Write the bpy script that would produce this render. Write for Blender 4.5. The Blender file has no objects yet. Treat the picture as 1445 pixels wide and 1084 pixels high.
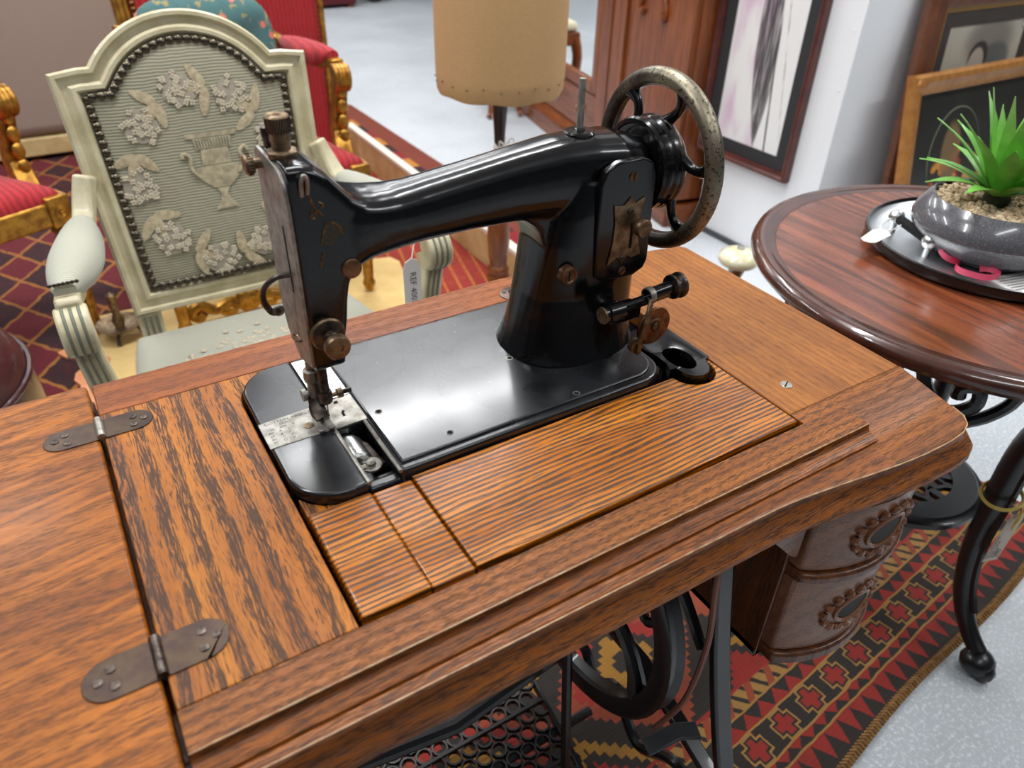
import bpy, bmesh, math, random
from mathutils import Vector, Matrix
PI = math.pi
random.seed(7)
scene = bpy.context.scene
COL = scene.collection

# ------------------------------------------------------------------ camera
cam_d = bpy.data.cameras.new('camera')
cam = bpy.data.objects.new('camera', cam_d)
COL.objects.link(cam)
CAM_Z = 1.195
F_PX, PITCH, YAW, ROLL = 1046.09, math.radians(35.3895), math.radians(-32.4188), math.radians(1.48585)
cam_d.sensor_fit = 'HORIZONTAL'
cam_d.sensor_width = 36.0
cam_d.lens = F_PX * 36.0 / 1445.0
cam_d.clip_start = 0.02
cam_d.clip_end = 60
cam.matrix_world = (Matrix.Translation((0, 0, CAM_Z)) @ Matrix.Rotation(YAW, 4, 'Z')
                    @ Matrix.Rotation(PI / 2 - PITCH, 4, 'X') @ Matrix.Rotation(ROLL, 4, 'Z'))
cam_d.dof.use_dof = True
cam_d.dof.focus_distance = 0.80
cam_d.dof.aperture_fstop = 6.0
scene.camera = cam

# ------------------------------------------------------------------ view, world
scene.view_settings.view_transform = 'Standard'
scene.view_settings.look = 'None'
scene.view_settings.gamma = 1.0
scene.view_settings.use_curve_mapping = False
scene.view_settings.exposure = -0.15
world = bpy.data.worlds.new('world')
scene.world = world
world.use_nodes = True
world.node_tree.nodes['Background'].inputs[0].default_value = (0.80, 0.88, 1.0, 1)
world.node_tree.nodes['Background'].inputs[1].default_value = 0.35

# ------------------------------------------------------------------ ceiling light rows (x, y, length along x, width, watts)
LAMP_Z = 2.86
LAMPS = [(0.2, -0.75, 1.5, 0.16, 16), (2.6, -0.75, 1.5, 0.16, 26), (-1.4, 1.15, 1.5, 0.16, 38),
         (0.7, 1.35, 1.5, 0.16, 46), (3.2, 0.6, 1.5, 0.16, 38), (1.3, 3.0, 1.5, 0.16, 46),
         (-1.2, 3.2, 1.5, 0.16, 38), (1.6, 4.7, 1.5, 0.16, 36), (-0.9, 5.2, 1.5, 0.16, 38),
         (2.6, 6.6, 1.5, 0.16, 36), (0.3, 7.2, 1.5, 0.16, 38)]
for (lx, ly, ll, lw, wt) in LAMPS:
    ld = bpy.data.lights.new('tube_light', 'AREA')
    ld.shape = 'RECTANGLE'; ld.size = ll; ld.size_y = lw; ld.energy = wt
    ld.color = (0.97, 0.985, 1.0)
    lo = bpy.data.objects.new('tube_light', ld)
    lo.location = (lx, ly, LAMP_Z)
    COL.objects.link(lo)

# ------------------------------------------------------------------ mesh helpers
class MB:
    """collects verts and faces of one mesh"""
    def __init__(self, M=None):
        self.v = []; self.f = []; self.M = M or Matrix.Identity(4)
    def add(self, vs, fs):
        o = len(self.v)
        self.v += [tuple(self.M @ Vector(p)) for p in vs]
        self.f += [tuple(i + o for i in f) for f in fs]
        return self
    def at(self, M): self.M = M; return self
    def box(self, x0, x1, y0, y1, z0, z1):
        vs = [(x, y, z) for z in (z0, z1) for y in (y0, y1) for x in (x0, x1)]
        return self.add(vs, [(0, 2, 3, 1), (4, 5, 7, 6), (0, 1, 5, 4), (2, 6, 7, 3), (0, 4, 6, 2), (1, 3, 7, 5)])
    def prism(self, poly, z0, z1, axis='z'):
        """polygon (a,b) extruded; axis z: (a,b)->(x,y); y: (x,z); x: (y,z)"""
        n = len(poly)
        def m(a, b, c):
            return (a, b, c) if axis == 'z' else ((a, c, b) if axis == 'y' else (c, a, b))
        vs = [m(a, b, z0) for a, b in poly] + [m(a, b, z1) for a, b in poly]
        fs = [tuple(range(n - 1, -1, -1)), tuple(range(n, 2 * n))]
        fs += [(i, (i + 1) % n, (i + 1) % n + n, i + n) for i in range(n)]
        return self.add(vs, fs)
    def loft(self, rings, cap=True, closed=False):
        n = len(rings[0]); vs = [p for r in rings for p in r]; fs = []
        k = len(rings)
        for j in range(k if closed else k - 1):
            a, b = j * n, ((j + 1) % k) * n
            fs += [(a + i, a + (i + 1) % n, b + (i + 1) % n, b + i) for i in range(n)]
        if cap and not closed:
            fs += [tuple(range(n - 1, -1, -1)), tuple((k - 1) * n + i for i in range(n))]
        return self.add(vs, fs)
    def lathe(self, prof, c=(0, 0, 0), axis='z', seg=24, cap=True):
        """prof: (radius, height) list"""
        rings = []
        for r, h in prof:
            ring = []
            for i in range(seg):
                a = 2 * PI * i / seg
                u, w = max(r, 1e-5) * math.cos(a), max(r, 1e-5) * math.sin(a)
                p = (u, w, h) if axis == 'z' else ((w, h, u) if axis == 'y' else (h, u, w))
                ring.append((c[0] + p[0], c[1] + p[1], c[2] + p[2]))
            rings.append(ring)
        return self.loft(rings, cap)
    def cyl(self, p0, p1, r0, r1=None, seg=16):
        return self.tube([p0, p1], [r0, r0 if r1 is None else r1], seg)
    def tube(self, path, r, seg=10, closed=False, flat=None, up=None):
        """round tube along a path; flat=(a,b): radii factors across; up: fixed reference"""
        path = [Vector(p) for p in path]; n = len(path)
        rs = r if isinstance(r, (list, tuple)) else [r] * n
        rings = []; ref = None
        for i, p in enumerate(path):
            if closed: t = path[(i + 1) % n] - path[i - 1]
            else: t = path[min(i + 1, n - 1)] - path[max(i - 1, 0)]
            t.normalize()
            if up is not None: ref = Vector(up)
            if ref is None: ref = Vector((0, 0, 1)) if abs(t.z) < 0.9 else Vector((1, 0, 0))
            b = t.cross(ref)
            if b.length < 1e-6: b = t.orthogonal()
            b.normalize(); nn = b.cross(t).normalized()
            if up is None: ref = nn
            fa, fb = flat or (1, 1)
            rings.append([tuple(p + b * (math.cos(2 * PI * k / seg) * rs[i] * fa) + nn * (math.sin(2 * PI * k / seg) * rs[i] * fb)) for k in range(seg)])
        return self.loft(rings, True, closed)
    def bar(self, path, w, h, up, closed=False):
        """rectangular bar along a path, w across, h along up"""
        path = [Vector(p) for p in path]; n = len(path); rings = []
        up = Vector(up)
        for i, p in enumerate(path):
            if closed: t = path[(i + 1) % n] - path[i - 1]
            else: t = path[min(i + 1, n - 1)] - path[max(i - 1, 0)]
            t.normalize(); b = t.cross(up).normalized(); u = b.cross(t).normalized()
            rings.append([tuple(p + b * (sx * w / 2) + u * (sz * h / 2)) for sx, sz in ((-1, -1), (1, -1), (1, 1), (-1, 1))])
        return self.loft(rings, True, closed)
    def ball(self, c, r, seg=12, rings=8):
        if not isinstance(r, (tuple, list)): r = (r, r, r)
        prof = []
        for j in range(rings + 1):
            a = -PI / 2 + PI * j / rings
            prof.append((math.cos(a), math.sin(a)))
        M0 = self.M
        self.M = M0 @ Matrix.Translation(c) @ Matrix.Diagonal((r[0], r[1], r[2], 1))
        self.lathe(prof, seg=seg, cap=False)
        self.M = M0
        return self
    def mesh(self, name):
        me = bpy.data.meshes.new(name)
        me.from_pydata(self.v, [], self.f)
        bm = bmesh.new(); bm.from_mesh(me)
        bmesh.ops.remove_doubles(bm, verts=bm.verts, dist=1e-6)
        bmesh.ops.recalc_face_normals(bm, faces=bm.faces)
        bm.to_mesh(me); bm.free()
        return me

ORIGIN = {}
def thing(name, label, cat, loc=(0, 0, 0), rotz=0.0, group=None, world=False):
    """an Empty at the thing's base. world=True: its parts are written in world coordinates"""
    o = bpy.data.objects.new(name, None); COL.objects.link(o)
    o.empty_display_size = 0.05
    o.location = loc; o.rotation_euler = (0, 0, rotz)
    o['label'] = label; o['category'] = cat
    if group: o['group'] = group
    ORIGIN[o.name] = Vector(loc) if world else Vector((0, 0, 0))
    return o
def finish(o, smooth):
    me = o.data
    if smooth:
        me.shade_smooth()
        me.set_sharp_from_angle(angle=math.radians(smooth))
def part(name, mb, mat, parent=None, bev=0.0, smooth=35, seg=2, sub=0, kind=None, label=None):
    me = mb if isinstance(mb, bpy.types.Mesh) else mb.mesh(name)
    o = bpy.data.objects.new(name, me); COL.objects.link(o)
    me.materials.clear(); me.materials.append(mat)
    if parent is not None:
        off = ORIGIN.get(parent.name, Vector((0, 0, 0)))
        if off.length > 0: me.transform(Matrix.Translation(-off))
        ORIGIN[o.name] = off
        o.parent = parent
    if bev:
        m = o.modifiers.new('bevel', 'BEVEL'); m.width = bev; m.segments = seg
        m.limit_method = 'ANGLE'; m.angle_limit = math.radians(40); m.harden_normals = False
    if sub:
        m = o.modifiers.new('subdiv', 'SUBSURF'); m.levels = sub; m.render_levels = sub
    finish(o, smooth)
    if kind: o['kind'] = kind
    if label: o['label'] = label
    return o
def tag(o, label, cat, group=None):
    o['label'] = label; o['category'] = cat
    if group: o['group'] = group
    return o
def struct(name, mb, mat, parent=None, bev=0.0, smooth=35):
    o = part(name, mb, mat, parent, bev, smooth)
    if parent is None: o['kind'] = 'structure'
    return o
def single(name, mb, mat, label, cat, group=None, bev=0.0, smooth=35, loc=None):
    """one mesh thing written in world coordinates, origin moved to loc"""
    o = part(name, mb, mat, None, bev, smooth)
    if loc is not None:
        o.data.transform(Matrix.Translation(-Vector(loc))); o.location = loc
        ORIGIN[o.name] = Vector(loc)
    return tag(o, label, cat, group)
def dup(root, loc=None, rotz=None, label=None):
    def cp(o, par):
        c = o.copy(); COL.objects.link(c)
        if par is not None: c.parent = par
        ORIGIN[c.name] = ORIGIN.get(o.name, Vector((0, 0, 0)))
        for ch in [k for k in o.children]: cp(ch, c)
        return c
    kids = list(root.children)
    r = root.copy(); COL.objects.link(r)
    for ch in kids: cp(ch, r)
    if loc is not None: r.location = loc
    if rotz is not None: r.rotation_euler = (0, 0, rotz)
    if label: r['label'] = label
    return r
def remeshed(mb, name, voxel, smooth_iter=4):
    """fuse overlapping solids into one smooth casting"""
    me = mb.mesh(name); o = bpy.data.objects.new(name, me); COL.objects.link(o)
    m = o.modifiers.new('r', 'REMESH'); m.mode = 'VOXEL'; m.voxel_size = voxel
    s = o.modifiers.new('s', 'SMOOTH'); s.iterations = smooth_iter; s.factor = 0.5
    dg = bpy.context.evaluated_depsgraph_get()
    me2 = bpy.data.meshes.new_from_object(o.evaluated_get(dg))
    bpy.data.objects.remove(o); bpy.data.meshes.remove(me)
    return me2
def text_mesh(s, size, M, extrude=0.0):
    cu = bpy.data.curves.new('lettering', 'FONT'); cu.body = s; cu.size = size; cu.extrude = extrude
    cu.resolution_u = 2
    o = bpy.data.objects.new('lettering', cu); COL.objects.link(o)
    dg = bpy.context.evaluated_depsgraph_get()
    me = bpy.data.meshes.new_from_object(o.evaluated_get(dg))
    bpy.data.objects.remove(o); bpy.data.curves.remove(cu)
    me.transform(M)
    return me
def merge_mesh(mb, me):
    mb.add([tuple(v.co) for v in me.vertices], [tuple(p.vertices) for p in me.polygons]); return mb
def arc(cx, cy, r, a0, a1, n):
    return [(cx + r * math.cos(math.radians(a0 + (a1 - a0) * i / n)), cy + r * math.sin(math.radians(a0 + (a1 - a0) * i / n))) for i in range(n + 1)]
def offset_poly(P, d):
    """inward miter offset of a counter-clockwise polygon"""
    n = len(P); out = []
    for i in range(n):
        a, b, c = Vector(P[i - 1]), Vector(P[i]), Vector(P[(i + 1) % n])
        e1 = (b - a).normalized(); e2 = (c - b).normalized()
        n1 = Vector((-e1.y, e1.x)); n2 = Vector((-e2.y, e2.x))
        m = n1 + n2; k = max(0.35, 1 + n1.dot(n2))
        q = b + m * (d / k); out.append((q.x, q.y))
    return out
def catmull(P, n=6, closed=False):
    P = [Vector(p) for p in P]; out = []; m = len(P)
    for i in range(m if closed else m - 1):
        p0 = P[i - 1] if (i > 0 or closed) else P[0]; p1 = P[i]; p2 = P[(i + 1) % m]
        p3 = P[(i + 2) % m] if (i + 2 < m or closed) else P[-1]
        for k in range(n):
            t = k / n
            out.append(0.5 * ((2 * p1) + (p2 - p0) * t + (2 * p0 - 5 * p1 + 4 * p2 - p3) * t * t + (3 * p1 - p0 - 3 * p2 + p3) * t ** 3))
    if not closed: out.append(P[-1])
    return [tuple(q) for q in out]

# ------------------------------------------------------------------ material helpers
class S:
    """socket arithmetic"""
    def __init__(self, nt, s): self.nt = nt; self.s = s
    def _m(self, op, *a):
        n = self.nt.nodes.new('ShaderNodeMath'); n.operation = op
        for i, v in enumerate((self,) + a):
            if isinstance(v, S): self.nt.links.new(v.s, n.inputs[i])
            else: n.inputs[i].default_value = v
        return S(self.nt, n.outputs[0])
    def __add__(s, o): return s._m('ADD', o)
    __radd__ = __add__
    def __mul__(s, o): return s._m('MULTIPLY', o)
    __rmul__ = __mul__
    def __sub__(s, o): return s._m('SUBTRACT', o)
    def __rsub__(s, o): return (s * -1.0) + o
    def __truediv__(s, o): return s._m('DIVIDE', o)
    def gt(s, o): return s._m('GREATER_THAN', o)
    def lt(s, o): return s._m('LESS_THAN', o)
    def frac(s): return s._m('FRACT')
    def floor(s): return s._m('FLOOR')
    def abs(s): return s._m('ABSOLUTE')
    def min(s, o): return s._m('MINIMUM', o)
    def max(s, o): return s._m('MAXIMUM', o)
    def sin(s): return s._m('SINE')
    def pw(s, o): return s._m('POWER', o)
    def band(s, lo, hi): return s.gt(lo) * s.lt(hi)
    def step(s, lo, hi):
        n = s.nt.nodes.new('ShaderNodeMapRange'); n.interpolation_type = 'SMOOTHSTEP'
        s.nt.links.new(s.s, n.inputs[0]); n.inputs[1].default_value = lo; n.inputs[2].default_value = hi
        return S(s.nt, n.outputs[0])
class Mat:
    def __init__(self, name):
        self.m = bpy.data.materials.new(name); self.m.use_nodes = True
        self.nt = self.m.node_tree
        self.b = self.nt.nodes['Principled BSDF']
    def pos(self):
        n = self.nt.nodes.new('ShaderNodeTexCoord'); sp = self.nt.nodes.new('ShaderNodeSeparateXYZ')
        self.nt.links.new(n.outputs['Object'], sp.inputs[0])
        return tuple(S(self.nt, o) for o in sp.outputs)
    def vec(self, x, y, z):
        n = self.nt.nodes.new('ShaderNodeCombineXYZ')
        for i, v in enumerate((x, y, z)):
            if isinstance(v, S): self.nt.links.new(v.s, n.inputs[i])
            else: n.inputs[i].default_value = v
        return n.outputs[0]
    def noise(self, v=None, scale=1.0, detail=2.0, rough=0.5, dist=0.0):
        n = self.nt.nodes.new('ShaderNodeTexNoise')
        if v is None:
            t = self.nt.nodes.new('ShaderNodeTexCoord'); v = t.outputs['Object']
        self.nt.links.new(v, n.inputs['Vector'])
        n.inputs['Scale'].default_value = scale; n.inputs['Detail'].default_value = detail
        n.inputs['Roughness'].default_value = rough; n.inputs['Distortion'].default_value = dist
        return S(self.nt, n.outputs[0])
    def voro(self, v=None, scale=1.0):
        n = self.nt.nodes.new('ShaderNodeTexVoronoi')
        if v is None:
            t = self.nt.nodes.new('ShaderNodeTexCoord'); v = t.outputs['Object']
        self.nt.links.new(v, n.inputs['Vector']); n.inputs['Scale'].default_value = scale
        return S(self.nt, n.outputs['Distance'])
    def mix(self, a, b, f):
        n = self.nt.nodes.new('ShaderNodeMix'); n.data_type = 'RGBA'
        if isinstance(f, S): self.nt.links.new(f.s, n.inputs[0])
        else: n.inputs[0].default_value = f
        for i, c in ((6, a), (7, b)):
            if isinstance(c, tuple): n.inputs[i].default_value = (c[0], c[1], c[2], 1)
            else: self.nt.links.new(c, n.inputs[i])
        return n.outputs[2]
    def set(self, **k):
        for key, v in k.items():
            nm = {'color': 'Base Color', 'rough': 'Roughness', 'metal': 'Metallic', 'coat': 'Coat Weight', 'coat_rough': 'Coat Roughness',
                  'spec': 'Specular IOR Level', 'emit': 'Emission Color', 'emit_s': 'Emission Strength', 'alpha': 'Alpha',
                  'trans': 'Transmission Weight', 'ior': 'IOR', 'sheen': 'Sheen Weight', 'sss': 'Subsurface Weight'}[key]
            i = self.b.inputs[nm]
            if isinstance(v, S): self.nt.links.new(v.s, i)
            elif isinstance(v, bpy.types.NodeSocket): self.nt.links.new(v, i)
            elif isinstance(v, tuple): i.default_value = (v[0], v[1], v[2], 1)
            else: i.default_value = v
        return self
    def bump(self, h, strength=0.3, dist=0.001):
        n = self.nt.nodes.new('ShaderNodeBump'); n.inputs['Strength'].default_value = strength; n.inputs['Distance'].default_value = dist
        self.nt.links.new(h.s, n.inputs['Height']); self.nt.links.new(n.outputs[0], self.b.inputs['Normal'])
        return self
def srgb(r, g, b):
    f = lambda c: (c / 255 / 12.92) if c / 255 <= 0.04045 else ((c / 255 + 0.055) / 1.055) ** 2.4
    return (f(r), f(g), f(b))
def plain(name, c, rough=0.5, metal=0.0, var=0.0, vscale=60.0, c2=None, coat=0.0, bump=0.0, bscale=300.0):
    """one colour, or two mixed by fine noise"""
    m = Mat(name)
    if c2 is not None:
        nz = m.noise(scale=vscale, detail=4, rough=0.6).step(0.5 - 0.22, 0.5 + 0.22)
        m.set(color=m.mix(c, c2, nz))
    else: m.set(color=c)
    m.set(rough=rough, metal=metal, coat=coat)
    if var: m.set(rough=m.noise(scale=vscale * 0.6, detail=3) * var + (rough - var / 2))
    if bump: m.bump(m.noise(scale=bscale, detail=3), bump, 0.001)
    return m.m
def wood(name, axis, light, mid, dark, freq=60.0, warp=0.004, along=3.0, across=14.0, sf=230.0, sk=9.0, line=0.8, pore=0.5, fleck=0.0, seed=0.0,
         rough=0.38, coat=0.25, thr=(0.46, 0.60), blotch=0.4, pfreq=1000.0, band=0.6, spec=0.32):
    """oak-like grain along one axis: broken dark streaks grouped in growth bands, fine pores, optional ray flecks"""
    m = Mat(name); x, y, z = m.pos()
    a, b, c = {'x': (x, y, z), 'y': (y, x, z), 'z': (z, x, y)}[axis]
    w = m.noise(m.vec(a * along + seed, b * across, c * across), 1.0, 2.0, 0.5) - 0.5
    bw = b + c * 0.55 + w * (warp * 4.0)
    s1 = m.noise(m.vec(a * sk + seed, bw * sf, c * sf * 0.3), 1.0, 2.5, 0.6)
    rg = (bw * freq + seed).frac()
    bd = rg.step(0.15, 0.70) * (1.0 - rg.step(0.86, 1.0))
    ln = (s1 + (bd - 0.5) * (0.16 * band)).step(thr[0], thr[1])
    po = m.noise(m.vec(a * 55.0, bw * pfreq, c * pfreq * 0.4 + seed), 1.0, 1.0).step(0.54, 0.70)
    tone = m.noise(m.vec(a * 3.0 + seed, bw * 40.0, c * 30.0), 1.0, 3.0).step(0.28, 0.72)
    bl = m.noise(m.vec(a * 6.0, b * 6.0 + seed, c * 6.0), 1.0, 3.0).step(0.45, 0.75)
    col = m.mix(mid, light, tone)
    col = m.mix(col, dark, bl * (0.45 * blotch))
    col = m.mix(col, dark, po * pore * 0.7)
    col = m.mix(col, dark, ln * line)
    if fleck:
        fk = m.noise(m.vec(a * 9.0 + b * 12.0, b * 80.0 - a * 16.0, c * 40.0), 1.0, 1.0).step(0.60, 0.70)
        col = m.mix(col, tuple(min(1, q * 1.25) for q in light), fk * fleck)
    m.set(color=col, rough=(tone * 0.08 + (rough - 0.04)) + ln * 0.10, coat=coat, coat_rough=0.16, spec=spec)
    m.bump((ln + po * 0.5) * -1.0, 0.30, 0.0006)
    return m.m
# ------------------------------------------------------------------ materials
OAK_L, OAK_M, OAK_D = srgb(206, 128, 56), srgb(166, 92, 34), srgb(66, 34, 16)
M = {}
M['oak_back'] = wood('oak back rail', 'x', srgb(172, 94, 34), srgb(138, 70, 22), srgb(70, 34, 12), freq=60, sf=1100, sk=70, line=0.6, pore=0.4, seed=3.1, rough=0.44, coat=0.08)
M['oak_left'] = wood('oak figured panel', 'y', srgb(192, 116, 26), srgb(154, 84, 14), srgb(46, 26, 9), freq=50, warp=0.0035, along=8.0, across=40.0, sf=1050, sk=60, line=0.88, pore=0.45, seed=8.7, thr=(0.47, 0.57), rough=0.40, coat=0.08, band=1.1)
M['oak_front'] = wood('oak front rail', 'x', srgb(178, 106, 36), srgb(144, 80, 22), srgb(54, 30, 11), freq=110, warp=0.002, sf=1500, sk=100, line=0.85, pore=0.5, seed=5.4, thr=(0.46, 0.57), coat=0.08)
M['oak_mould'] = wood('oak moulding', 'x', srgb(164, 92, 26), srgb(122, 64, 15), srgb(40, 22, 8), freq=80, warp=0.003, sf=1200, sk=60, line=0.82, pore=0.5, seed=1.4, rough=0.36, coat=0.08)
M['oak_insert'] = wood('oak straight grain board', 'x', srgb(204, 124, 28), srgb(172, 94, 14), srgb(44, 25, 8), freq=190, warp=0.0040, along=5.0, across=26.0, sf=1200, sk=30, line=0.9, pore=0.4, seed=2.2, thr=(0.48, 0.58), rough=0.27, coat=0.45, blotch=0.2, band=1.7, spec=0.4)
M['oak_right'] = wood('oak fine grain panel', 'y', srgb(176, 108, 38), srgb(148, 84, 24), srgb(72, 41, 15), freq=110, sf=1500, sk=60, line=0.55, pore=0.5, seed=6.1, rough=0.44, coat=0.08)
M['oak_corner'] = wood('oak corner block', 'x', srgb(164, 96, 36), srgb(132, 74, 24), srgb(62, 34, 14), freq=80, warp=0.002, sf=1200, sk=60, line=0.75, pore=0.6, seed=9.3, rough=0.5, coat=0.03)
M['oak_leaf'] = wood('oak flecked leaf', 'x', srgb(178, 102, 24), srgb(142, 76, 14), srgb(56, 30, 10), freq=60, warp=0.002, sf=1300, sk=90, line=0.7, pore=0.7, fleck=0.45, seed=4.6, coat=0.08)
M['oak_dark'] = wood('dark oak case', 'z', srgb(116, 62, 26), srgb(90, 46, 18), srgb(34, 19, 8), freq=60, sf=700, sk=34, line=0.6, pore=0.5, seed=7.7)
M['oak_drawer'] = wood('drawer oak', 'x', srgb(146, 94, 62), srgb(122, 76, 48), srgb(62, 38, 24), freq=60, sf=800, sk=36, line=0.45, pore=0.5, seed=1.9, rough=0.32, coat=0.35)

def japan():
    m = Mat('black japanned iron'); x, y, z = m.pos()
    n1 = m.noise(scale=18, detail=5, rough=0.65); n2 = m.noise(scale=260, detail=3, rough=0.6)
    wear = n1.step(0.56, 0.78) * n2.step(0.45, 0.7)
    col = m.mix((0.003, 0.0031, 0.0036), (0.022, 0.021, 0.02), wear)
    m.set(color=col, rough=n1 * 0.20 + 0.10 + wear * 0.2, spec=0.45, coat=0.15, coat_rough=0.06)
    m.bump(m.noise(scale=60, detail=2) * 0.5 + n2 * 0.10, 0.08, 0.0008)
    return m.m
M['japan'] = japan()
def bedjapan():
    m = Mat('worn black machine bed')
    n1 = m.noise(scale=14, detail=5, rough=0.6); n2 = m.noise(scale=340, detail=2, rough=0.5)
    chips = m.voro(scale=90).lt(0.09) * n1.gt(0.55)
    col = m.mix((0.006, 0.0065, 0.008), (0.03, 0.032, 0.036), n1.step(0.4, 0.8))
    col = m.mix(col, (0.09, 0.085, 0.075), chips)
    m.set(color=col, rough=m.noise(scale=14, detail=2) * 0.30 + 0.12, spec=0.6, coat=0.35, coat_rough=0.12)
    m.bump(m.noise(scale=45, detail=2, rough=0.5) * 0.6 + n2 * 0.10, 0.10, 0.001)
    return m.m
M['bed'] = bedjapan()
M['iron'] = plain('black painted cast iron', (0.008, 0.008, 0.009), rough=0.32, var=0.14, vscale=40, coat=0.2, bump=0.1, bscale=120)
M['greyiron'] = plain('grey rubbed iron', (0.045, 0.048, 0.052), rough=0.42, var=0.1, vscale=60)
M['nickel'] = plain('worn nickel', srgb(178, 175, 166), rough=0.46, metal=0.8, var=0.2, vscale=90, c2=srgb(128, 123, 114))
M['bright'] = plain('bright steel plate', srgb(214, 216, 214), rough=0.30, metal=1.0, var=0.16, vscale=120)
M['brass_dull'] = plain('tarnished brass', srgb(154, 132, 102), rough=0.42, metal=0.8, var=0.16, vscale=110, c2=srgb(92, 74, 56))
M['steel_dark'] = plain('dark oxidised steel', srgb(108, 97, 88), rough=0.38, metal=0.85, var=0.2, vscale=130, c2=srgb(52, 44, 40))
M['hinge'] = plain('patinated steel hinge', srgb(74, 60, 58), rough=0.36, metal=0.85, var=0.16, vscale=50, c2=srgb(96, 80, 64))
M['copper'] = plain('browned copper metal', srgb(142, 104, 74), rough=0.42, metal=0.8, var=0.16, vscale=120, c2=srgb(88, 64, 48))
M['black'] = plain('black recess', (0.002, 0.002, 0.002), rough=0.9)
M['ink'] = plain('engraved dark ink', (0.02, 0.02, 0.02), rough=0.6)
M['gold_decal'] = plain('faded gold transfer', srgb(150, 112, 46), rough=0.4, metal=0.5, c2=srgb(40, 34, 20), vscale=500)
M['teal_decal'] = plain('faded teal transfer', srgb(70, 62, 34), rough=0.4, c2=srgb(10, 13, 12), vscale=600)
def rimmat():
    m = Mat('worn hand wheel rim'); x, y, z = m.pos()
    n1 = m.noise(scale=22, detail=4, rough=0.6); n2 = m.noise(scale=220, detail=3, rough=0.65)
    bare = (n1 * 0.7 + n2 * 0.6 + (y - 0.004) * -2.0 + (z - 0.19) * 1.2).step(0.52, 0.86)
    col = m.mix(srgb(48, 40, 35), srgb(146, 138, 118), bare)
    col = m.mix(col, srgb(40, 32, 28), n2.step(0.54, 0.62) * 0.75)
    m.set(color=col, metal=bare * 0.5 + 0.45, rough=n2 * 0.3 + 0.28)
    m.bump(n2, 0.12, 0.0006)
    return m.m
M['rim'] = rimmat()

def concrete():
    m = Mat('painted grey concrete'); n1 = m.noise(scale=1.1, detail=5, rough=0.6); n2 = m.noise(scale=140, detail=3, rough=0.7)
    n3 = m.noise(scale=9, detail=4)
    col = m.mix(srgb(178, 185, 190), srgb(204, 209, 213), n1.step(0.3, 0.7))
    col = m.mix(col, srgb(160, 164, 168), n3.step(0.56, 0.8) * 0.35)
    col = m.mix(col, srgb(238, 240, 242), n2.step(0.50, 0.64) * 0.6)
    m.set(color=col, rough=n2 * 0.25 + 0.36, spec=0.4)
    m.bump(n2, 0.6, 0.003)
    return m.m
M['floor'] = concrete()
M['wall'] = plain('white painted board wall', srgb(238, 240, 242), rough=0.55, bump=0.05, bscale=40)
M['ceiling'] = plain('white ceiling', srgb(225, 226, 226), rough=0.8)
M['wallfar'] = plain('grey far wall', srgb(84, 86, 90), rough=0.8)
# ------------------------------------------------------------------ the setting
struct('floor', MB().box(-4, 7, -3, 9.5, -0.05, 0.0), M['floor'])
struct('ceiling', MB().box(-4, 7, -3, 9.5, 3.0, 3.05), M['ceiling'])
struct('wall_front', MB().box(-4, 7, -3.05, -3.0, 0, 3.0), M['wallfar'])
struct('wall_back', MB().box(-4, 7, 9.5, 9.55, 0, 3.0), M['wallfar'])
struct('wall_left', MB().box(-4.05, -4.0, -3, 9.5, 0, 3.0), M['wallfar'])
struct('wall_right', MB().box(7, 7.05, -3, 9.5, 0, 3.0), M['wallfar'])
wp = struct('wall_partition', MB().box(2.115, 2.165, 1.475, 1.985, 0, 2.6).box(2.165, 6.99, 1.475, 1.525, 0, 2.6), M['wall'], bev=0.002)
mbs = MB()
for k in range(14):
    zz = 0.12 + k * 0.17
    mbs.lathe([(0.005, 0.0), (0.004, -0.0018), (0.0005, -0.002)], (2.1152, 1.50, zz), 'x', 8)
part('screw_caps', mbs, M['wall'], wp, kind='stuff')
bs = MB().box(2.104, 2.1149, 1.47, 1.985, 0, 0.02)
struct('baseboard_partition', bs, plain('dark floor edge strip', srgb(70, 74, 78), 0.6))
lamp_m = Mat('lamp diffuser').set(color=(0.9, 0.9, 0.9), emit=(0.93, 0.97, 1.0), emit_s=2.0).m
hous_m = plain('white lamp housing', srgb(230, 230, 230), 0.5)
lt_names = ['nearest the camera above the folding leaf', 'above the round table and picture corner', 'over the left of the rug behind the camera side',
            'straight above the cream armchair', 'above the partition wall corner', 'over the gilt armchairs and the rug edge', 'over the sofa',
            'over the far floor near the wardrobe', 'over the far left floor', 'farthest right over the grey floor', 'farthest left at the back wall']
for i, (lx, ly, ll, lw, wt) in enumerate(LAMPS):
    t = thing('ceiling_light', 'white batten ceiling light hanging ' + lt_names[i], 'light', (lx, ly, 3.0), group='ceiling batten lights')
    part('housing', MB().box(-ll / 2 - 0.03, ll / 2 + 0.03, -lw / 2 - 0.02, lw / 2 + 0.02, -0.11, -0.06), hous_m, t, bev=0.006)
    for s in (-1, 1): part('hanger', MB().cyl((s * 0.5, 0, -0.06), (s * 0.5, 0, 0), 0.004, seg=6), hous_m, t)
    part('diffuser', MB().box(-ll / 2, ll / 2, -lw / 2, lw / 2, -0.128, -0.112), lamp_m, t, bev=0.004)
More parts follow.
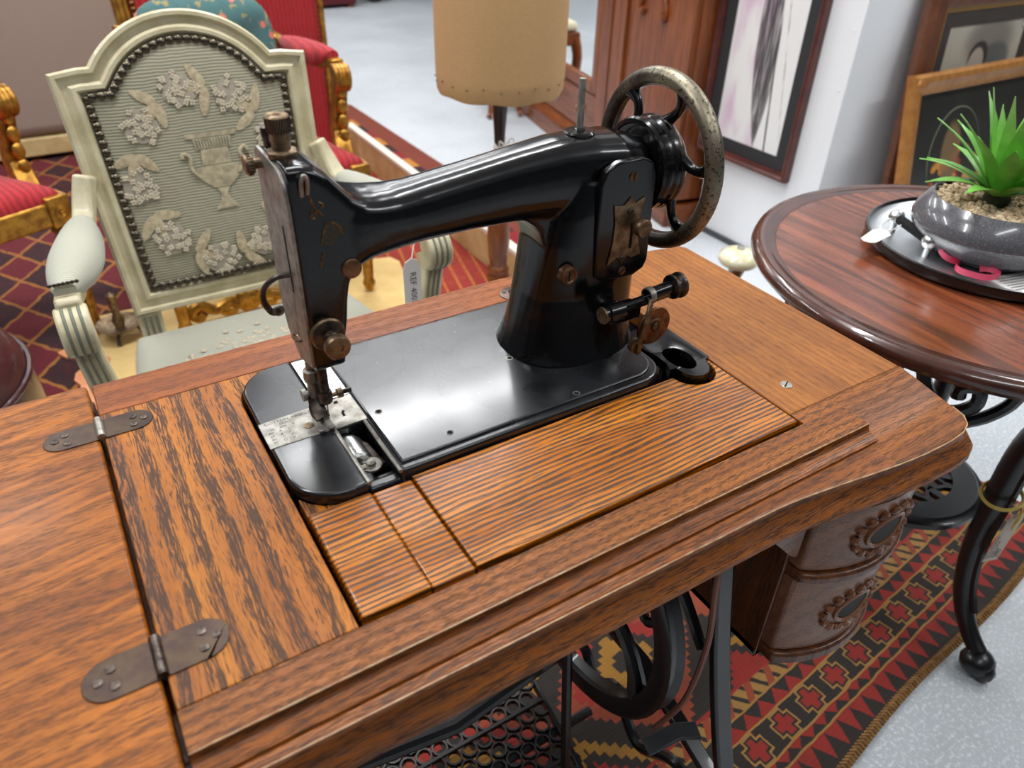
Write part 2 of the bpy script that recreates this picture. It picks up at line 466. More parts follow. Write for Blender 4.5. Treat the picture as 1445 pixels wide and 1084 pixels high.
# ------------------------------------------------------------------ treadle sewing table
TT = thing('treadle_sewing_table', 'oak treadle sewing table with opened hinged leaf and black iron base', 'table', (0.33, 0.49, 0), world=True)
ZT = 0.76
def board(name, poly, z0, z1, mat, bev=0.0015, parent=TT):
    return part(name, MB().prism(poly, z0, z1), M[mat], parent, bev=bev)
board('folding_leaf', [(-0.52, 0.30)] + arc(-0.49, 0.285, 0.03, 180, 270, 6) + [(-0.039, 0.255), (-0.039, 0.7235), (-0.044, 0.7255)] + arc(-0.49, 0.696, 0.03, 90, 180, 6), ZT - 0.022, ZT, 'oak_leaf', 0.0025)
board('back_rail', [(-0.0348, 0.6668), (0.5362, 0.6668), (0.5362, 0.7135), (0.48, 0.7195), (0.42, 0.7215), (-0.0348, 0.7215)], ZT - 0.022, ZT, 'oak_back')
board('left_panel', [(-0.0348, 0.3228), (0.0852, 0.3228), (0.0852, 0.6155)] + arc(0.1285, 0.6155, 0.0433, 180, 90, 8) + [(0.1285, 0.6664), (-0.0348, 0.6664)], ZT - 0.022, ZT, 'oak_left', 0.001)
board('right_panel', [(0.5366, 0.3389), (0.7055, 0.3389), (0.7085, 0.676), (0.7035, 0.683), (0.66, 0.692), (0.60, 0.703), (0.5366, 0.7132)], ZT - 0.022, ZT, 'oak_right')
board('front_rail', [(-0.0348, 0.2906), (0.5912, 0.2906), (0.5912, 0.3385), (0.5362, 0.3385), (0.5362, 0.3224), (-0.0348, 0.3224)], ZT - 0.022, ZT, 'oak_front', 0.0005)
LT = 0.7468
prof = [(y, LT + (z - 0.7418) * (ZT - 0.0002 - LT) / (0.7598 - 0.7418)) for y, z in [(0.2904, 0.7598), (0.2898, 0.7540), (0.2888, 0.7518), (0.2868, 0.7496), (0.2840, 0.7480), (0.2806, 0.7472), (0.2782, 0.7466), (0.2770, 0.7455), (0.2768, 0.7438), (0.2790, 0.7428), (0.2835, 0.7424), (0.2840, 0.7418), (0.2904, 0.7418)]]
part('front_moulding', MB().prism(prof, -0.0348, 0.5912, 'x'), M['oak_mould'], TT, smooth=28)
# serpentine lower tier with ogee edge; towards the right corner it rises to the top level
def front_y(x):
    if x < 0.42: return 0.2705 - 0.0045 * max(0, x) / 0.42
    t = min(1, (x - 0.42) / 0.22); t = t * t * (3 - 2 * t)
    return 0.266 - 0.0215 * t
def tier(x, y):
    return LT + (ZT - 0.0004 - LT) * max(0, min(1, (y - 0.277) / 0.060))
xs = [-0.0348] + [i * 0.02 for i in range(0, 33)]
edge = [(x, front_y(x)) for x in xs] + [(0.66, 0.2445), (0.68, 0.2465), (0.694, 0.2515), (0.7035, 0.261), (0.7075, 0.275), (0.7075, 0.295), (0.7065, 0.32), (0.7058, 0.3388)]
nrm = []
for i in range(len(edge)):
    a = Vector(edge[max(i - 1, 0)]); b = Vector(edge[min(i + 1, len(edge) - 1)]); t = (b - a).normalized(); nrm.append(Vector((t.y, -t.x)))
ring_rows = []
for (x, y), n in zip(edge, nrm):
    zt = tier(x, y)
    k = 1.0 if y < 0.29 else 0.75
    prof = [(0.0, zt), (0.0022, zt - 0.0012), (0.0028, zt - 0.004), (0.0022, zt - 0.008), (0.004, 0.7345), (0.0095 * k, 0.7295), (0.0145 * k, 0.7240), (0.0155 * k, 0.7195), (0.0135 * k, 0.7165), (0.009 * k, 0.715), (-0.03, 0.715)]
    ring_rows.append([(x + n.x * o, y + n.y * o, z) for o, z in prof])
mb = MB(); npf = len(ring_rows[0])
vs = [p for r in ring_rows for p in r]; fs = []
for j in range(len(ring_rows) - 1):
    for i in range(npf - 1): fs.append((j * npf + i, (j + 1) * npf + i, (j + 1) * npf + i + 1, j * npf + i + 1))
fs.append(tuple(range(npf)))
mb.add(vs, fs)
lo = [i for i, (x, y) in enumerate(edge) if x <= 0.581 and y < 0.29]
n = len(lo); vs = [ring_rows[i][0] for i in lo] + [(edge[i][0], 0.30, LT) for i in lo]
mb.add(vs, [(i, i + n, i + n + 1, i + 1) for i in range(n - 1)])
part('serpentine_edge', mb, M['oak_mould'], TT, smooth=26)
hi = [i for i, (x, y) in enumerate(edge) if x >= 0.579]
K = 24; rows = []
for q in range(K + 1):
    f = q / K; row = []
    for jj, i in enumerate(hi):
        ex, ey, ez = ring_rows[i][0]
        tx = 0.58 + (0.7055 - 0.58) * (jj / (len(hi) - 1)); ty = 0.3388
        px, py = ex + (tx - ex) * f, ey + (ty - ey) * f
        row.append((px, py, ez if f == 0 else tier(px, py)))
    rows.append(row)
n = len(hi); vs = [p for r in rows for p in r]
WE = plain('worn pale wood edge highlight', srgb(196, 164, 122), 0.35, c2=srgb(150, 100, 56), vscale=90)  # pale worn edges, with the edge highlight put into their colour
part('worn_edge_highlight', MB().tube([(-0.0346 + k * 0.0313, 0.2907, ZT - 0.0004) for k in range(21)], 0.0007, 6), WE, TT)
part('worn_edge_highlight', MB().tube([(r[1][0], r[1][1], r[1][2] + 0.0003) for r in ring_rows[:-3]], 0.0007, 6), WE, TT)
part('corner_block', MB().add(vs, [(j * n + i, j * n + i + 1, (j + 1) * n + i + 1, (j + 1) * n + i) for j in range(K) for i in range(n - 1)]), M['oak_corner'], TT, smooth=60)
# insert boards, recessed strip and filler
board('insert_board', [(0.0900, 0.3280), (0.1443, 0.3280), (0.1443, 0.4432), (0.0900, 0.4432)], ZT - 0.018, ZT + 0.0006, 'oak_insert', 0.0022)
board('insert_board', [(0.1449, 0.3280), (0.1812, 0.3280), (0.1812, 0.4432), (0.1449, 0.4432)], ZT - 0.018, ZT - 0.0016, 'oak_insert', 0.0022)
board('insert_board', [(0.1820, 0.3280), (0.5335, 0.3280), (0.5335, 0.4700), (0.5285, 0.4700), (0.5270, 0.4520)] + arc(0.5035, 0.4450, 0.0265, 15, -150, 10) + [(0.4780, 0.4432), (0.1820, 0.4432)], ZT - 0.018, ZT + 0.0006, 'oak_insert', 0.0022)
board('filler_block', [(0.0900, 0.4436), (0.1220, 0.4436), (0.1060, 0.4500), (0.0960, 0.4590), (0.0900, 0.4680)], ZT - 0.018, ZT - 0.003, 'oak_left', 0.0005)
# under-frame with an added rail darkening the leaf gap, well tray and shaped brackets
uf = MB().box(-0.075, -0.020, 0.30, 0.712, 0.700, 0.7375).box(-0.02, 0.69, 0.694, 0.712, 0.690, 0.7378).box(-0.02, 0.0, 0.31, 0.694, 0.690, 0.7378).box(0.672, 0.69, 0.31, 0.694, 0.690, 0.7378).box(-0.02, 0.69, 0.302, 0.318, 0.696, 0.7148)  # first box is added beneath the leaf gap to keep it dark
part('under_frame_gap_blocker', uf, M['oak_dark'], TT, bev=0.002)
part('well_tray', MB().box(0.07, 0.545, 0.325, 0.664, 0.668, 0.674).box(0.07, 0.074, 0.325, 0.664, 0.674, 0.7375).box(0.541, 0.545, 0.325, 0.664, 0.674, 0.7375).box(0.074, 0.541, 0.325, 0.329, 0.674, 0.7375).box(0.074, 0.541, 0.660, 0.664, 0.674, 0.7375), M['black'], TT)
for xx in (0.10, 0.40):
    fj = MB()
    for k in range(6): fj.box(xx + k * 0.006, xx + k * 0.006 + 0.004, 0.270, 0.290, 0.709, 0.7148)
    part('finger_joint', fj, M['oak_drawer'], TT, kind='stuff')
# hinges
def slot_screw(x, y, z, r, mat, parent, ang=0.0, name='screw'):
    o = part(name, MB().lathe([(r, z - 0.0002), (r, z + 0.0006), (r * 0.85, z + 0.0009), (0.0003, z + 0.0009)], (x, y, 0), 'z', 16, cap=False), mat, parent)
    if parent.parent is None:
        c, s = math.cos(ang), math.sin(ang); w = r * 0.11; L = r * 0.85
        P = [(x + c * L - s * w, y + s * L + c * w), (x - c * L - s * w, y - s * L + c * w), (x - c * L + s * w, y - s * L - c * w), (x + c * L + s * w, y + s * L - c * w)]
        part('screw_slot', MB().prism(P, z + 0.0009, z + 0.00115), M['black'], o, smooth=0)
    return o
for hy, dark in ((0.6420, 0), (0.3665, 1)):
    w = 0.0168 if dark else 0.0150
    pl = [(-0.0345, hy - w)] + [(-0.0348 + 0.028, hy - w)] + arc(0.0085 - w, hy, w, -90, 90, 10) + [(-0.0345, hy + w)]
    h = part('hinge', MB().prism(pl, ZT - 0.001, ZT + 0.0011), M['hinge'], TT, bev=0.0004)
    pl2 = [(-0.0385, hy + w)] + arc(-0.0832 + w, hy, w, 90, 270, 10) + [(-0.0385, hy - w)]
    part('hinge_leaf', MB().prism(pl2, ZT - 0.001, ZT + 0.0011), M['hinge'], h, bev=0.0004)
    kn = MB().cyl((-0.0366, hy - w * 0.98, ZT + 0.0022), (-0.0366, hy - w * 0.35, ZT + 0.0022), 0.0038, seg=14).cyl((-0.0366, hy - w * 0.32, ZT + 0.0022), (-0.0366, hy + w * 0.98, ZT + 0.0022), 0.0038, seg=14)
    part('hinge_knuckle', kn, M['nickel'] if not dark else M['steel_dark'], h)
    for sx, sy, an in ((-0.008, 0.4, 0.4), (-0.0025 + 0.003, 0.0, 0.9), (-0.009, -0.45, 0.35)):
        slot_screw(sx, hy + sy * w, ZT + 0.0011, 0.0034, M['steel_dark'], h, an)
        slot_screw(-0.0732 - sx, hy + sy * w, ZT + 0.0011, 0.0034, M['steel_dark'], h, an + 1)
slot_screw(0.5714, 0.3756, ZT, 0.0062, M['nickel'], TT, 0.5, 'countersunk_screw')
pv = part('pivot_plate', MB().lathe([(0.0168, ZT - 0.0005), (0.0168, ZT + 0.0008), (0.0158, ZT + 0.0012), (0.0002, ZT + 0.0012)], (0.4290, 0.6785, 0), 'z', 28, cap=False), M['hinge'], TT)
part('pivot_pin', MB().cyl((0.4285, 0.6830, ZT + 0.002), (0.4350, 0.6540, ZT + 0.006), 0.0038, seg=10), M['steel_dark'], pv)
for a in (20, 140, 260):
    slot_screw(0.4290 + 0.011 * math.cos(math.radians(a)), 0.6785 + 0.011 * math.sin(math.radians(a)), ZT + 0.0012, 0.0026, M['steel_dark'], pv)
# drawer case on the right, two bowed drawers
def bowx(t): return 0.272 - 0.028 * math.sin(PI * min(1, max(0, t))) ** 0.8
CX0, CX1 = 0.520, 0.690
case = MB().box(CX0, CX0 + 0.014, 0.285, 0.66, 0.452, 0.7148).box(CX1 - 0.014, CX1, 0.285, 0.66, 0.452, 0.7148).box(CX0, CX1, 0.646, 0.66, 0.452, 0.7148).box(CX0, CX1, 0.285, 0.66, 0.452, 0.464)
part('drawer_case', case, M['oak_dark'], TT, bev=0.002)
def bow_slab(z0, z1, grow, x0=CX0 + 0.006, x1=CX1):
    P = [(x0 - grow * 0.3, 0.30)] + [(x0 - grow * 0.3 + (x1 - x0 + grow * 0.6) * i / 16, bowx(i / 16) - grow) for i in range(17)] + [(x1 + grow * 0.3, 0.30)]
    return MB().prism(P, z0, z1)
for z0, z1 in ((0.606, 0.6975), (0.474, 0.592)):
    d = part('drawer', bow_slab(z0, z1, 0.0), M['oak_drawer'], TT, bev=0.003)
    # carved pull: ring of leaves around an oval of painted recess shade
    cxm = 0.607; cz = (z0 + z1) / 2 - 0.002
    def on_front(x, z, lift=0.0):
        t = (x - CX0 - 0.006) / (CX1 - CX0 - 0.006)
        return (x, bowx(t) - lift, z)
    for k in range(16):
        a = 2 * PI * k / 16
        pts = []
        for j in range(7):
            aa = a + (j - 3) * 0.052
            rr = 1.0 + 0.16 * math.sin(j * PI / 6)
            pts.append(on_front(cxm + 0.036 * rr * math.cos(aa), cz + 0.026 * rr * math.sin(aa), 0.0005 + 0.0015 * math.sin(PI * j / 6)))
        part('carved_leaf', MB().tube(pts, [0.0010, 0.0026, 0.0036, 0.0042, 0.0038, 0.0030, 0.0014], 6), M['oak_drawer'], d)
    ell = [on_front(cxm + 0.021 * math.cos(2 * PI * k / 24), cz + 0.016 * math.sin(2 * PI * k / 24), 0.0015) for k in range(24)]
    part('pull_recess_shade', MB().add(ell + [on_front(cxm, cz, 0.001)], [(k, (k + 1) % 24, 24) for k in range(24)]), plain('painted recess shade', srgb(30, 18, 12), 0.7), d)  # flat oval, recess shade put into its dark colour
    part('pull_rim', MB().tube([on_front(cxm + 0.026 * math.cos(2 * PI * k / 24), cz + 0.019 * math.sin(2 * PI * k / 24), 0.0010) for k in range(24)], 0.0028, 6, closed=True), M['oak_drawer'], d)
for z0, z1, g in ((0.5925, 0.6055, 0.006), (0.456, 0.4735, 0.006), (0.698, 0.7148, 0.002)):
    part('drawer_rail', bow_slab(z0, z1, g), M['oak_dark'], TT, bev=0.004, seg=3)
br = [(0.430, 0.7148)] + [(0.430 + 0.09 * t, 0.7148 - 0.088 * (t ** 2) * (3 - 2 * t) - 0.006 * math.sin(PI * 2 * t)) for t in [i / 12 for i in range(13)]] + [(0.520, 0.7148)]
part('shaped_bracket', MB().prism(br[:-1] + [(0.5198, 0.7148)], 0.276, 0.288, 'y'), M['oak_drawer'], TT)
# cast iron base
def frame(xf, sgn):
    front = catmull([(xf, 0.345, 0.70), (xf, 0.322, 0.60), (xf, 0.296, 0.48), (xf, 0.262, 0.36), (xf, 0.222, 0.24), (xf, 0.196, 0.12), (xf, 0.180, 0.025)], 4)
    back = [(x, 0.96 - y, z) for x, y, z in front]
    o = part('side_frame', MB().bar(front, 0.012, 0.024, (1, 0, 0)).bar(back, 0.012, 0.024, (1, 0, 0)).box(xf - 0.012, xf + 0.012, 0.32, 0.65, 0.684, 0.698), M['iron'], TT, bev=0.003)
    for s in (1, -1):
        def P(y, z): return (xf, 0.48 + s * y, z)
        part('iron_scroll', MB().tube(catmull([P(-0.16, 0.46), P(-0.10, 0.52), P(-0.04, 0.47), P(-0.07, 0.41), P(-0.10, 0.44)], 6), 0.007, 8), M['iron'], o)
        part('iron_scroll', MB().tube(catmull([P(-0.255, 0.20), P(-0.17, 0.22), P(-0.10, 0.16), P(-0.04, 0.22), P(0.0, 0.16)], 6), 0.008, 8), M['iron'], o)
        part('foot', MB().bar([P(-0.33, 0.016), P(-0.26, 0.03)], 0.03, 0.03, (0, 0, 1)), M['iron'], o, bev=0.006)
    part('cross_rib', MB().bar([(xf, 0.24, 0.27), (xf, 0.40, 0.33), (xf, 0.56, 0.33), (xf, 0.72, 0.27)], 0.012, 0.02, (1, 0, 0)), M['iron'], o, bev=0.002)
    return o
fr = frame(0.470, 1); fl = frame(-0.010, -1)
part('stretcher', MB().tube([(-0.01, 0.48, 0.33), (0.23, 0.48, 0.27), (0.47, 0.48, 0.33)], 0.011, 10), M['iron'], TT)
# drive wheel in the plane x=.395
WX, WY, WZ, WR = 0.395, 0.480, 0.492, 0.193
wh = part('drive_wheel', MB().lathe([(WR - 0.026, -0.010), (WR - 0.006, -0.013), (WR, -0.010), (WR - 0.006, -0.003), (WR - 0.006, 0.003), (WR, 0.010), (WR - 0.006, 0.013), (WR - 0.026, 0.010), (WR - 0.020, 0.0), (WR - 0.026, -0.010)], (WX, WY, WZ), 'x', 56, cap=False), M['iron'], TT, smooth=40)
for k in range(5):
    a = 2 * PI * k / 5 + 0.4
    pth = []
    for j in range(9):
        r = 0.02 + (WR - 0.045) * j / 8; aa = a + 0.75 * (j / 8) ** 1.5
        pth.append((WX, WY + r * math.cos(aa), WZ + r * math.sin(aa)))
    part('wheel_spoke', MB().tube(pth, [0.012, 0.011, 0.010, 0.009, 0.0085, 0.0085, 0.009, 0.010, 0.012], 8), M['iron'], wh)
part('wheel_ring', MB().tube([(WX, WY + 0.075 * math.cos(2 * PI * k / 32), WZ + 0.075 * math.sin(2 * PI * k / 32)) for k in range(32)], 0.008, 8, closed=True), M['iron'], wh)
part('wheel_hub', MB().lathe([(0.012, -0.03), (0.022, -0.025), (0.022, 0.04), (0.012, 0.075)], (WX, WY, WZ), 'x', 20), M['iron'], wh)
part('wheel_bracket', MB().bar([(WX + 0.02, WY, WZ), (WX + 0.075, WY - 0.02, WZ - 0.02)], 0.03, 0.02, (0, 0, 1)), M['iron'], wh)
part('drive_belt', MB().tube(catmull([(0.440, 0.305, 0.712), (0.436, 0.300, 0.62), (0.438, 0.292, 0.52), (0.430, 0.296, 0.42), (0.418, 0.318, 0.34)], 6), 0.0035, 8), plain('brown leather belt', srgb(120, 70, 50), 0.5), TT)
part('belt_shifter', MB().bar([(0.40, 0.31, 0.325), (0.44, 0.30, 0.34), (0.465, 0.29, 0.335)], 0.022, 0.006, (0, 0, 1)), M['greyiron'], TT, bev=0.002)
part('pitman_rod', MB().cyl((0.375, 0.45, 0.46), (0.36, 0.40, 0.13), 0.007, seg=10), M['iron'], TT)
# treadle: a frame filled with cast rings
PZ = 0.105
pd = part('treadle_pedal', MB().bar([(0.055, 0.37, PZ - 0.02), (0.40, 0.37, PZ - 0.02), (0.415, 0.60, PZ + 0.015), (0.04, 0.60, PZ + 0.015)], 0.014, 0.016, (0, 0, 1), closed=True), M['iron'], TT, bev=0.002)
def pz(y): return PZ - 0.02 + (y - 0.37) / 0.23 * 0.035
ring = MB().lathe([(0.0098, -0.005), (0.0128, -0.005), (0.0135, 0.0), (0.0128, 0.005), (0.0098, 0.005), (0.0098, -0.005)], (0, 0, 0), 'z', 10, cap=False).mesh('pedal_ring')
cnt = 0
for j in range(10):
    for i in range(14):
        x = 0.068 + i * 0.0255 + (0.01275 if j % 2 else 0); y = 0.387 + j * 0.0222
        if x > 0.40 or y > 0.592: continue
        o = part('pedal_ring', ring, M['iron'], None)
        o.parent = pd; o.location = Vector((x, y, pz(y))) - Vector((0.33, 0.49, 0)); cnt += 1
for yy in (0.44, 0.53): part('pedal_rib', MB().bar([(0.05, yy, pz(yy) + 0.004), (0.408, yy, pz(yy) + 0.004)], 0.006, 0.006, (0, 0, 1)), M['iron'], pd, bev=0.001)
part('pedal_axle', MB().cyl((-0.01, 0.485, PZ - 0.012), (0.47, 0.485, PZ - 0.012), 0.008, seg=10), M['iron'], pd)
# ------------------------------------------------------------------ sewing machine
SM = thing('sewing_machine', 'old black sewing machine with spoked hand wheel set into the oak table', 'sewing machine', (0.28, 0.5567, 0.7605), world=True)
BZ = 0.7685
left = [(0.1446, 0.4448), (0.1446, 0.5265), (0.1446, 0.5710), (0.1446, 0.6560)] + arc(0.1285, 0.6155, 0.0405, 90, 180, 10) + arc(0.1285, 0.4850, 0.0405, 180, 270, 10)
bedm = MB().prism(left, BZ - 0.014, BZ)
main = [(0.1742, 0.4448)] + arc(0.4430, 0.4768, 0.032, -90, 0, 8) + arc(0.4430, 0.6240, 0.032, 0, 90, 8) + [(0.1742, 0.6560)]
bedm.prism(main, BZ - 0.014, BZ)
bedm.box(0.1446, 0.1742, 0.5265, 0.6560, BZ - 0.014, BZ - 0.0005)
bedm.box(0.1446, 0.1742, 0.4448, 0.4560, BZ - 0.014, BZ - 0.008)
bed = part('bed', bedm, M['bed'], SM, bev=0.0035, seg=3)
field = [(0.1775, 0.4525)] + arc(0.4400, 0.4810, 0.0285, -90, 0, 8) + arc(0.4400, 0.6210, 0.0285, 0, 90, 8) + [(0.1775, 0.6495)]
part('bed_field', MB().prism(field, BZ - 0.002, BZ + 0.0028), M['bed'], SM, bev=0.0028, seg=3)
for hx, hy in ((0.1885, 0.5275), (0.2317, 0.4671), (0.3418, 0.5442), (0.3660, 0.4590)):
    hr = part('oil_hole', MB().lathe([(0.0036, BZ + 0.0027), (0.0036, BZ + 0.0031), (0.0028, BZ + 0.0032), (0.0026, BZ + 0.0029)], (hx, hy, 0), 'z', 14, cap=False), M['nickel'], SM)
    part('oil_hole_bore', MB().lathe([(0.0027, BZ + 0.0029), (0.0001, BZ + 0.0029)], (hx, hy, 0), 'z', 14, cap=False), M['black'], hr)
# plates
npz = BZ + 0.0006
pl = part('needle_plate', MB().prism([(0.0868, 0.5272), (0.1768, 0.5262), (0.1768, 0.5708), (0.0868, 0.5660)], BZ - 0.001, npz), M['nickel'], SM, bev=0.0003)
def on_plate(u, v, rot=0.0): return Matrix.Translation((u, v, npz + 0.0001)) @ Matrix.Rotation(rot, 4, 'Z')
tx = MB(); merge_mesh(tx, text_mesh('COTTON. NEEDLE.', 0.0052, on_plate(0.0915, 0.5608)))
merge_mesh(tx, text_mesh('SILK.', 0.0044, on_plate(0.1040, 0.5562)))
for k, row in enumerate(('150    000    0', '80    A    1', '60    B    2', '40    C    3', '30    D    4')):
    merge_mesh(tx, text_mesh(row, 0.0044, on_plate(0.0915, 0.5515 - k * 0.0049)))
part('plate_lettering', tx, M['ink'], pl, smooth=0)
slot_screw(0.1268, 0.5425, npz, 0.0042, M['brass_dull'], pl, 0.5)
part('needle_hole', MB().prism([(0.158, 0.562), (0.162, 0.562), (0.162, 0.566), (0.1595, 0.566), (0.158, 0.5645)], npz, npz + 0.0002), M['black'], pl, smooth=0)
part('needle_hole', MB().prism([(0.1585, 0.540), (0.1610, 0.540), (0.1612, 0.545), (0.1630, 0.5475), (0.1612, 0.549), (0.1590, 0.547)], npz, npz + 0.0002), M['black'], pl, smooth=0)
part('rear_slide_plate', MB().box(0.1446, 0.1768, 0.5716, 0.6500, BZ - 0.001, BZ + 0.0007), M['bright'], SM, bev=0.0003)
for xx in (0.1452, 0.1738): part('slide_rail', MB().cyl((xx, 0.4458, BZ - 0.0012), (xx, 0.5258, BZ - 0.0012), 0.0020, seg=8), M['nickel'], SM)
# shuttle in the open slot
sh = part('shuttle_carrier', MB().lathe([(0.010, -0.018), (0.012, -0.016), (0.0125, 0.010), (0.011, 0.014), (0.008, 0.018)], (0.1530, 0.505, BZ - 0.016), 'y', 20), M['bright'], SM)
part('shuttle_bobbin', MB().lathe([(0.0095, 0.0), (0.0095, 0.002), (0.0045, 0.0025), (0.0040, 0.005), (0.0022, 0.006)], (0.1590, 0.478, BZ - 0.013), 'z', 20), M['nickel'], sh)
part('shuttle_arm', MB().bar([(0.150, 0.520, BZ - 0.010), (0.165, 0.505, BZ - 0.012), (0.169, 0.475, BZ - 0.014)], 0.006, 0.004, (0, 0, 1)), M['steel_dark'], sh, bev=0.001)
part('shuttle_spring', MB().tube([(0.152 + 0.002 * math.sin(k), 0.49 - k * 0.0012, BZ - 0.006 + 0.002 * math.cos(k)) for k in range(20)], 0.0008, 5), M['nickel'], sh)
part('race_web', MB().box(0.1446, 0.1560, 0.4560, 0.4900, BZ - 0.020, BZ - 0.012).box(0.1560, 0.1742, 0.4560, 0.4640, BZ - 0.020, BZ - 0.012), M['iron'], SM, bev=0.003)
# belt guard casting with an oval opening at the right end of the bed
gc = (0.4995, 0.4600)
outer = [(0.4790, 0.5280), (0.4790, 0.4900), (0.4825, 0.4740), (0.4815, 0.4580), (0.4770, 0.4470), (0.4845, 0.4480), (0.4860, 0.4350), (0.4920, 0.4270), (0.5010, 0.4235), (0.5110, 0.4260), (0.5180, 0.4330), (0.5215, 0.4430), (0.5250, 0.4460), (0.5305, 0.4470), (0.5305, 0.5280)]
def ray_poly(P, c, a):
    d = (math.cos(a), math.sin(a)); best = 0
    for i in range(len(P)):
        (x1, y1), (x2, y2) = P[i - 1], P[i]
        ex, ey = x2 - x1, y2 - y1; den = d[0] * ey - d[1] * ex
        if abs(den) < 1e-12: continue
        t = ((x1 - c[0]) * ey - (y1 - c[1]) * ex) / den; s = ((x1 - c[0]) * d[1] - (y1 - c[1]) * d[0]) / den
        if t > 0 and -1e-9 <= s <= 1 + 1e-9: best = max(best, t)
    return best
ns = 64; ro = []; ri = []
for k in range(ns):
    a = 2 * PI * k / ns; t = ray_poly(outer, gc, a)
    ro.append((gc[0] + t * math.cos(a), gc[1] + t * math.sin(a)))
    ri.append((gc[0] + 0.0135 * math.cos(a) + 0.004 * math.sin(a) * 0, gc[1] + 0.0215 * math.sin(a)))
L = [[(x, y, BZ - 0.03) for x, y in ri], [(x, y, BZ - 0.0012) for x, y in ri], [(x * 0.93 + 0.07 * ox, y * 0.93 + 0.07 * oy, BZ) for (x, y), (ox, oy) in zip(ri, ro)], [(x, y, BZ - 0.0008) for x, y in ro], [(x, y, BZ - 0.012) for x, y in ro]]
part('belt_guard', MB().loft(L, cap=False), M['japan'], SM, smooth=50)
# arm, head and column fused into one casting
AY = 0.5640
def sect_x(x, zc, ry, rz, p=2.6, n=28):
    out = []
    for k in range(n):
        a = 2 * PI * k / n; c, s = math.cos(a), math.sin(a)
        out.append((x, AY + ry * math.copysign(abs(c) ** (2 / p), c), zc + rz * math.copysign(abs(s) ** (2 / p), s)))
    return out
def sect_z(z, x0, x1, y0, y1, p=3.0, n=36):
    out = []
    for k in range(n):
        a = 2 * PI * k / n; c, s = math.cos(a), math.sin(a)
        out.append(((x0 + x1) / 2 + (x1 - x0) / 2 * math.copysign(abs(c) ** (2 / p), c), (y0 + y1) / 2 + (y1 - y0) / 2 * math.copysign(abs(s) ** (2 / p), s), z))
    return out
cast = MB()
headp = [(0.1390, 0.8260), (0.1680, 0.8270), (0.1700, 0.8500), (0.1740, 0.8700), (0.1765, 0.8890), (0.1795, 0.9030), (0.1850, 0.9130), (0.1930, 0.9205),
         (0.2000, 0.9240), (0.2000, 0.9690), (0.1950, 0.9720), (0.1880, 0.9770), (0.1790, 0.9875), (0.1715, 0.9970), (0.1620, 1.0045), (0.1520, 1.0080), (0.1390, 1.0080)]
rings = []
for yy, ins in ((0.5320, 0.0070), (0.5335, 0.0035), (0.5375, 0.0010), (0.5440, 0.0), (0.5900, 0.0), (0.5980, 0.0015), (0.6020, 0.0050)):
    q = offset_poly(headp, ins); q[0] = (0.1390, q[0][1]); q[-1] = (0.1390, q[-1][1])
    rings.append([(x, yy, z) for x, z in q])
cast.loft(rings)
cast.loft([sect_x(0.178, 0.9420, 0.030, 0.034, 3.4), sect_x(0.190, 0.9440, 0.0345, 0.032, 3.4), sect_x(0.200, 0.9445, 0.0345, 0.0285, 3.2), sect_x(0.212, 0.9440, 0.0335, 0.0268, 3.0), sect_x(0.230, 0.9435, 0.0305, 0.0258, 2.8), sect_x(0.250, 0.9440, 0.0285, 0.0260), sect_x(0.300, 0.9470, 0.0285, 0.0285), sect_x(0.350, 0.9490, 0.030, 0.0325),
           sect_x(0.395, 0.9490, 0.034, 0.0375), sect_x(0.430, 0.9475, 0.038, 0.040), sect_x(0.460, 0.9465, 0.040, 0.0385), sect_x(0.482, 0.9450, 0.038, 0.034), sect_x(0.494, 0.9440, 0.030, 0.027)])
cast.loft([sect_z(0.9500, 0.400, 0.490, 0.522, 0.604, 3.6), sect_z(0.920, 0.383, 0.492, 0.520, 0.606, 3.6), sect_z(0.890, 0.376, 0.494, 0.519, 0.608, 3.4), sect_z(0.860, 0.371, 0.494, 0.518, 0.609, 3.0), sect_z(0.835, 0.366, 0.494, 0.516, 0.610, 2.7),
           sect_z(0.815, 0.3605, 0.493, 0.512, 0.611, 2.5), sect_z(0.800, 0.3560, 0.492, 0.508, 0.613, 2.4), sect_z(0.788, 0.3520, 0.492, 0.503, 0.615, 2.4), sect_z(0.780, 0.3490, 0.492, 0.499, 0.617, 2.4), sect_z(0.7745, 0.3465, 0.492, 0.496, 0.618, 2.4), sect_z(0.7715, 0.3445, 0.492, 0.494, 0.619, 2.4), sect_z(0.7690, 0.3445, 0.492, 0.494, 0.619, 2.4)])
# fillet under the arm
fil = [(0.352, 0.9220), (0.364, 0.9140), (0.3725, 0.9040), (0.3770, 0.8880), (0.395, 0.8880), (0.402, 0.9260)]
cast.prism(fil, 0.541, 0.588, 'y')
arm = part('arm_casting', remeshed(cast, 'arm_casting', 0.0016, 10), M['japan'], SM, smooth=80)
# nickel face plate
fp = [(0.5345, 0.8330), (0.5700, 0.8240), (0.5960, 0.8420), (0.6035, 0.8600), (0.6055, 1.0020), (0.6000, 1.0065), (0.5700, 1.0060), (0.5500, 1.0045), (0.5410, 1.0005), (0.5350, 0.9930), (0.5330, 0.9800)]
f = part('face_plate', MB().prism(fp, 0.1362, 0.1392, 'x'), M['nickel'], SM, bev=0.0006)
part('lever_slot', MB().prism([(0.5530, 0.898), (0.5560, 0.898), (0.5560, 0.956), (0.5530, 0.956)], 0.1358, 0.1363, 'x'), M['black'], f, smooth=0)
part('plate_ring', MB().tube([(0.1340 - 0.0030 * math.cos(2 * PI * k / 16) , 0.562 + 0.0065 * math.sin(2 * PI * k / 16), 0.8500 + 0.001 * math.cos(2 * PI * k / 16)) for k in range(16)], 0.0011, 6, closed=True), M['brass_dull'], f)
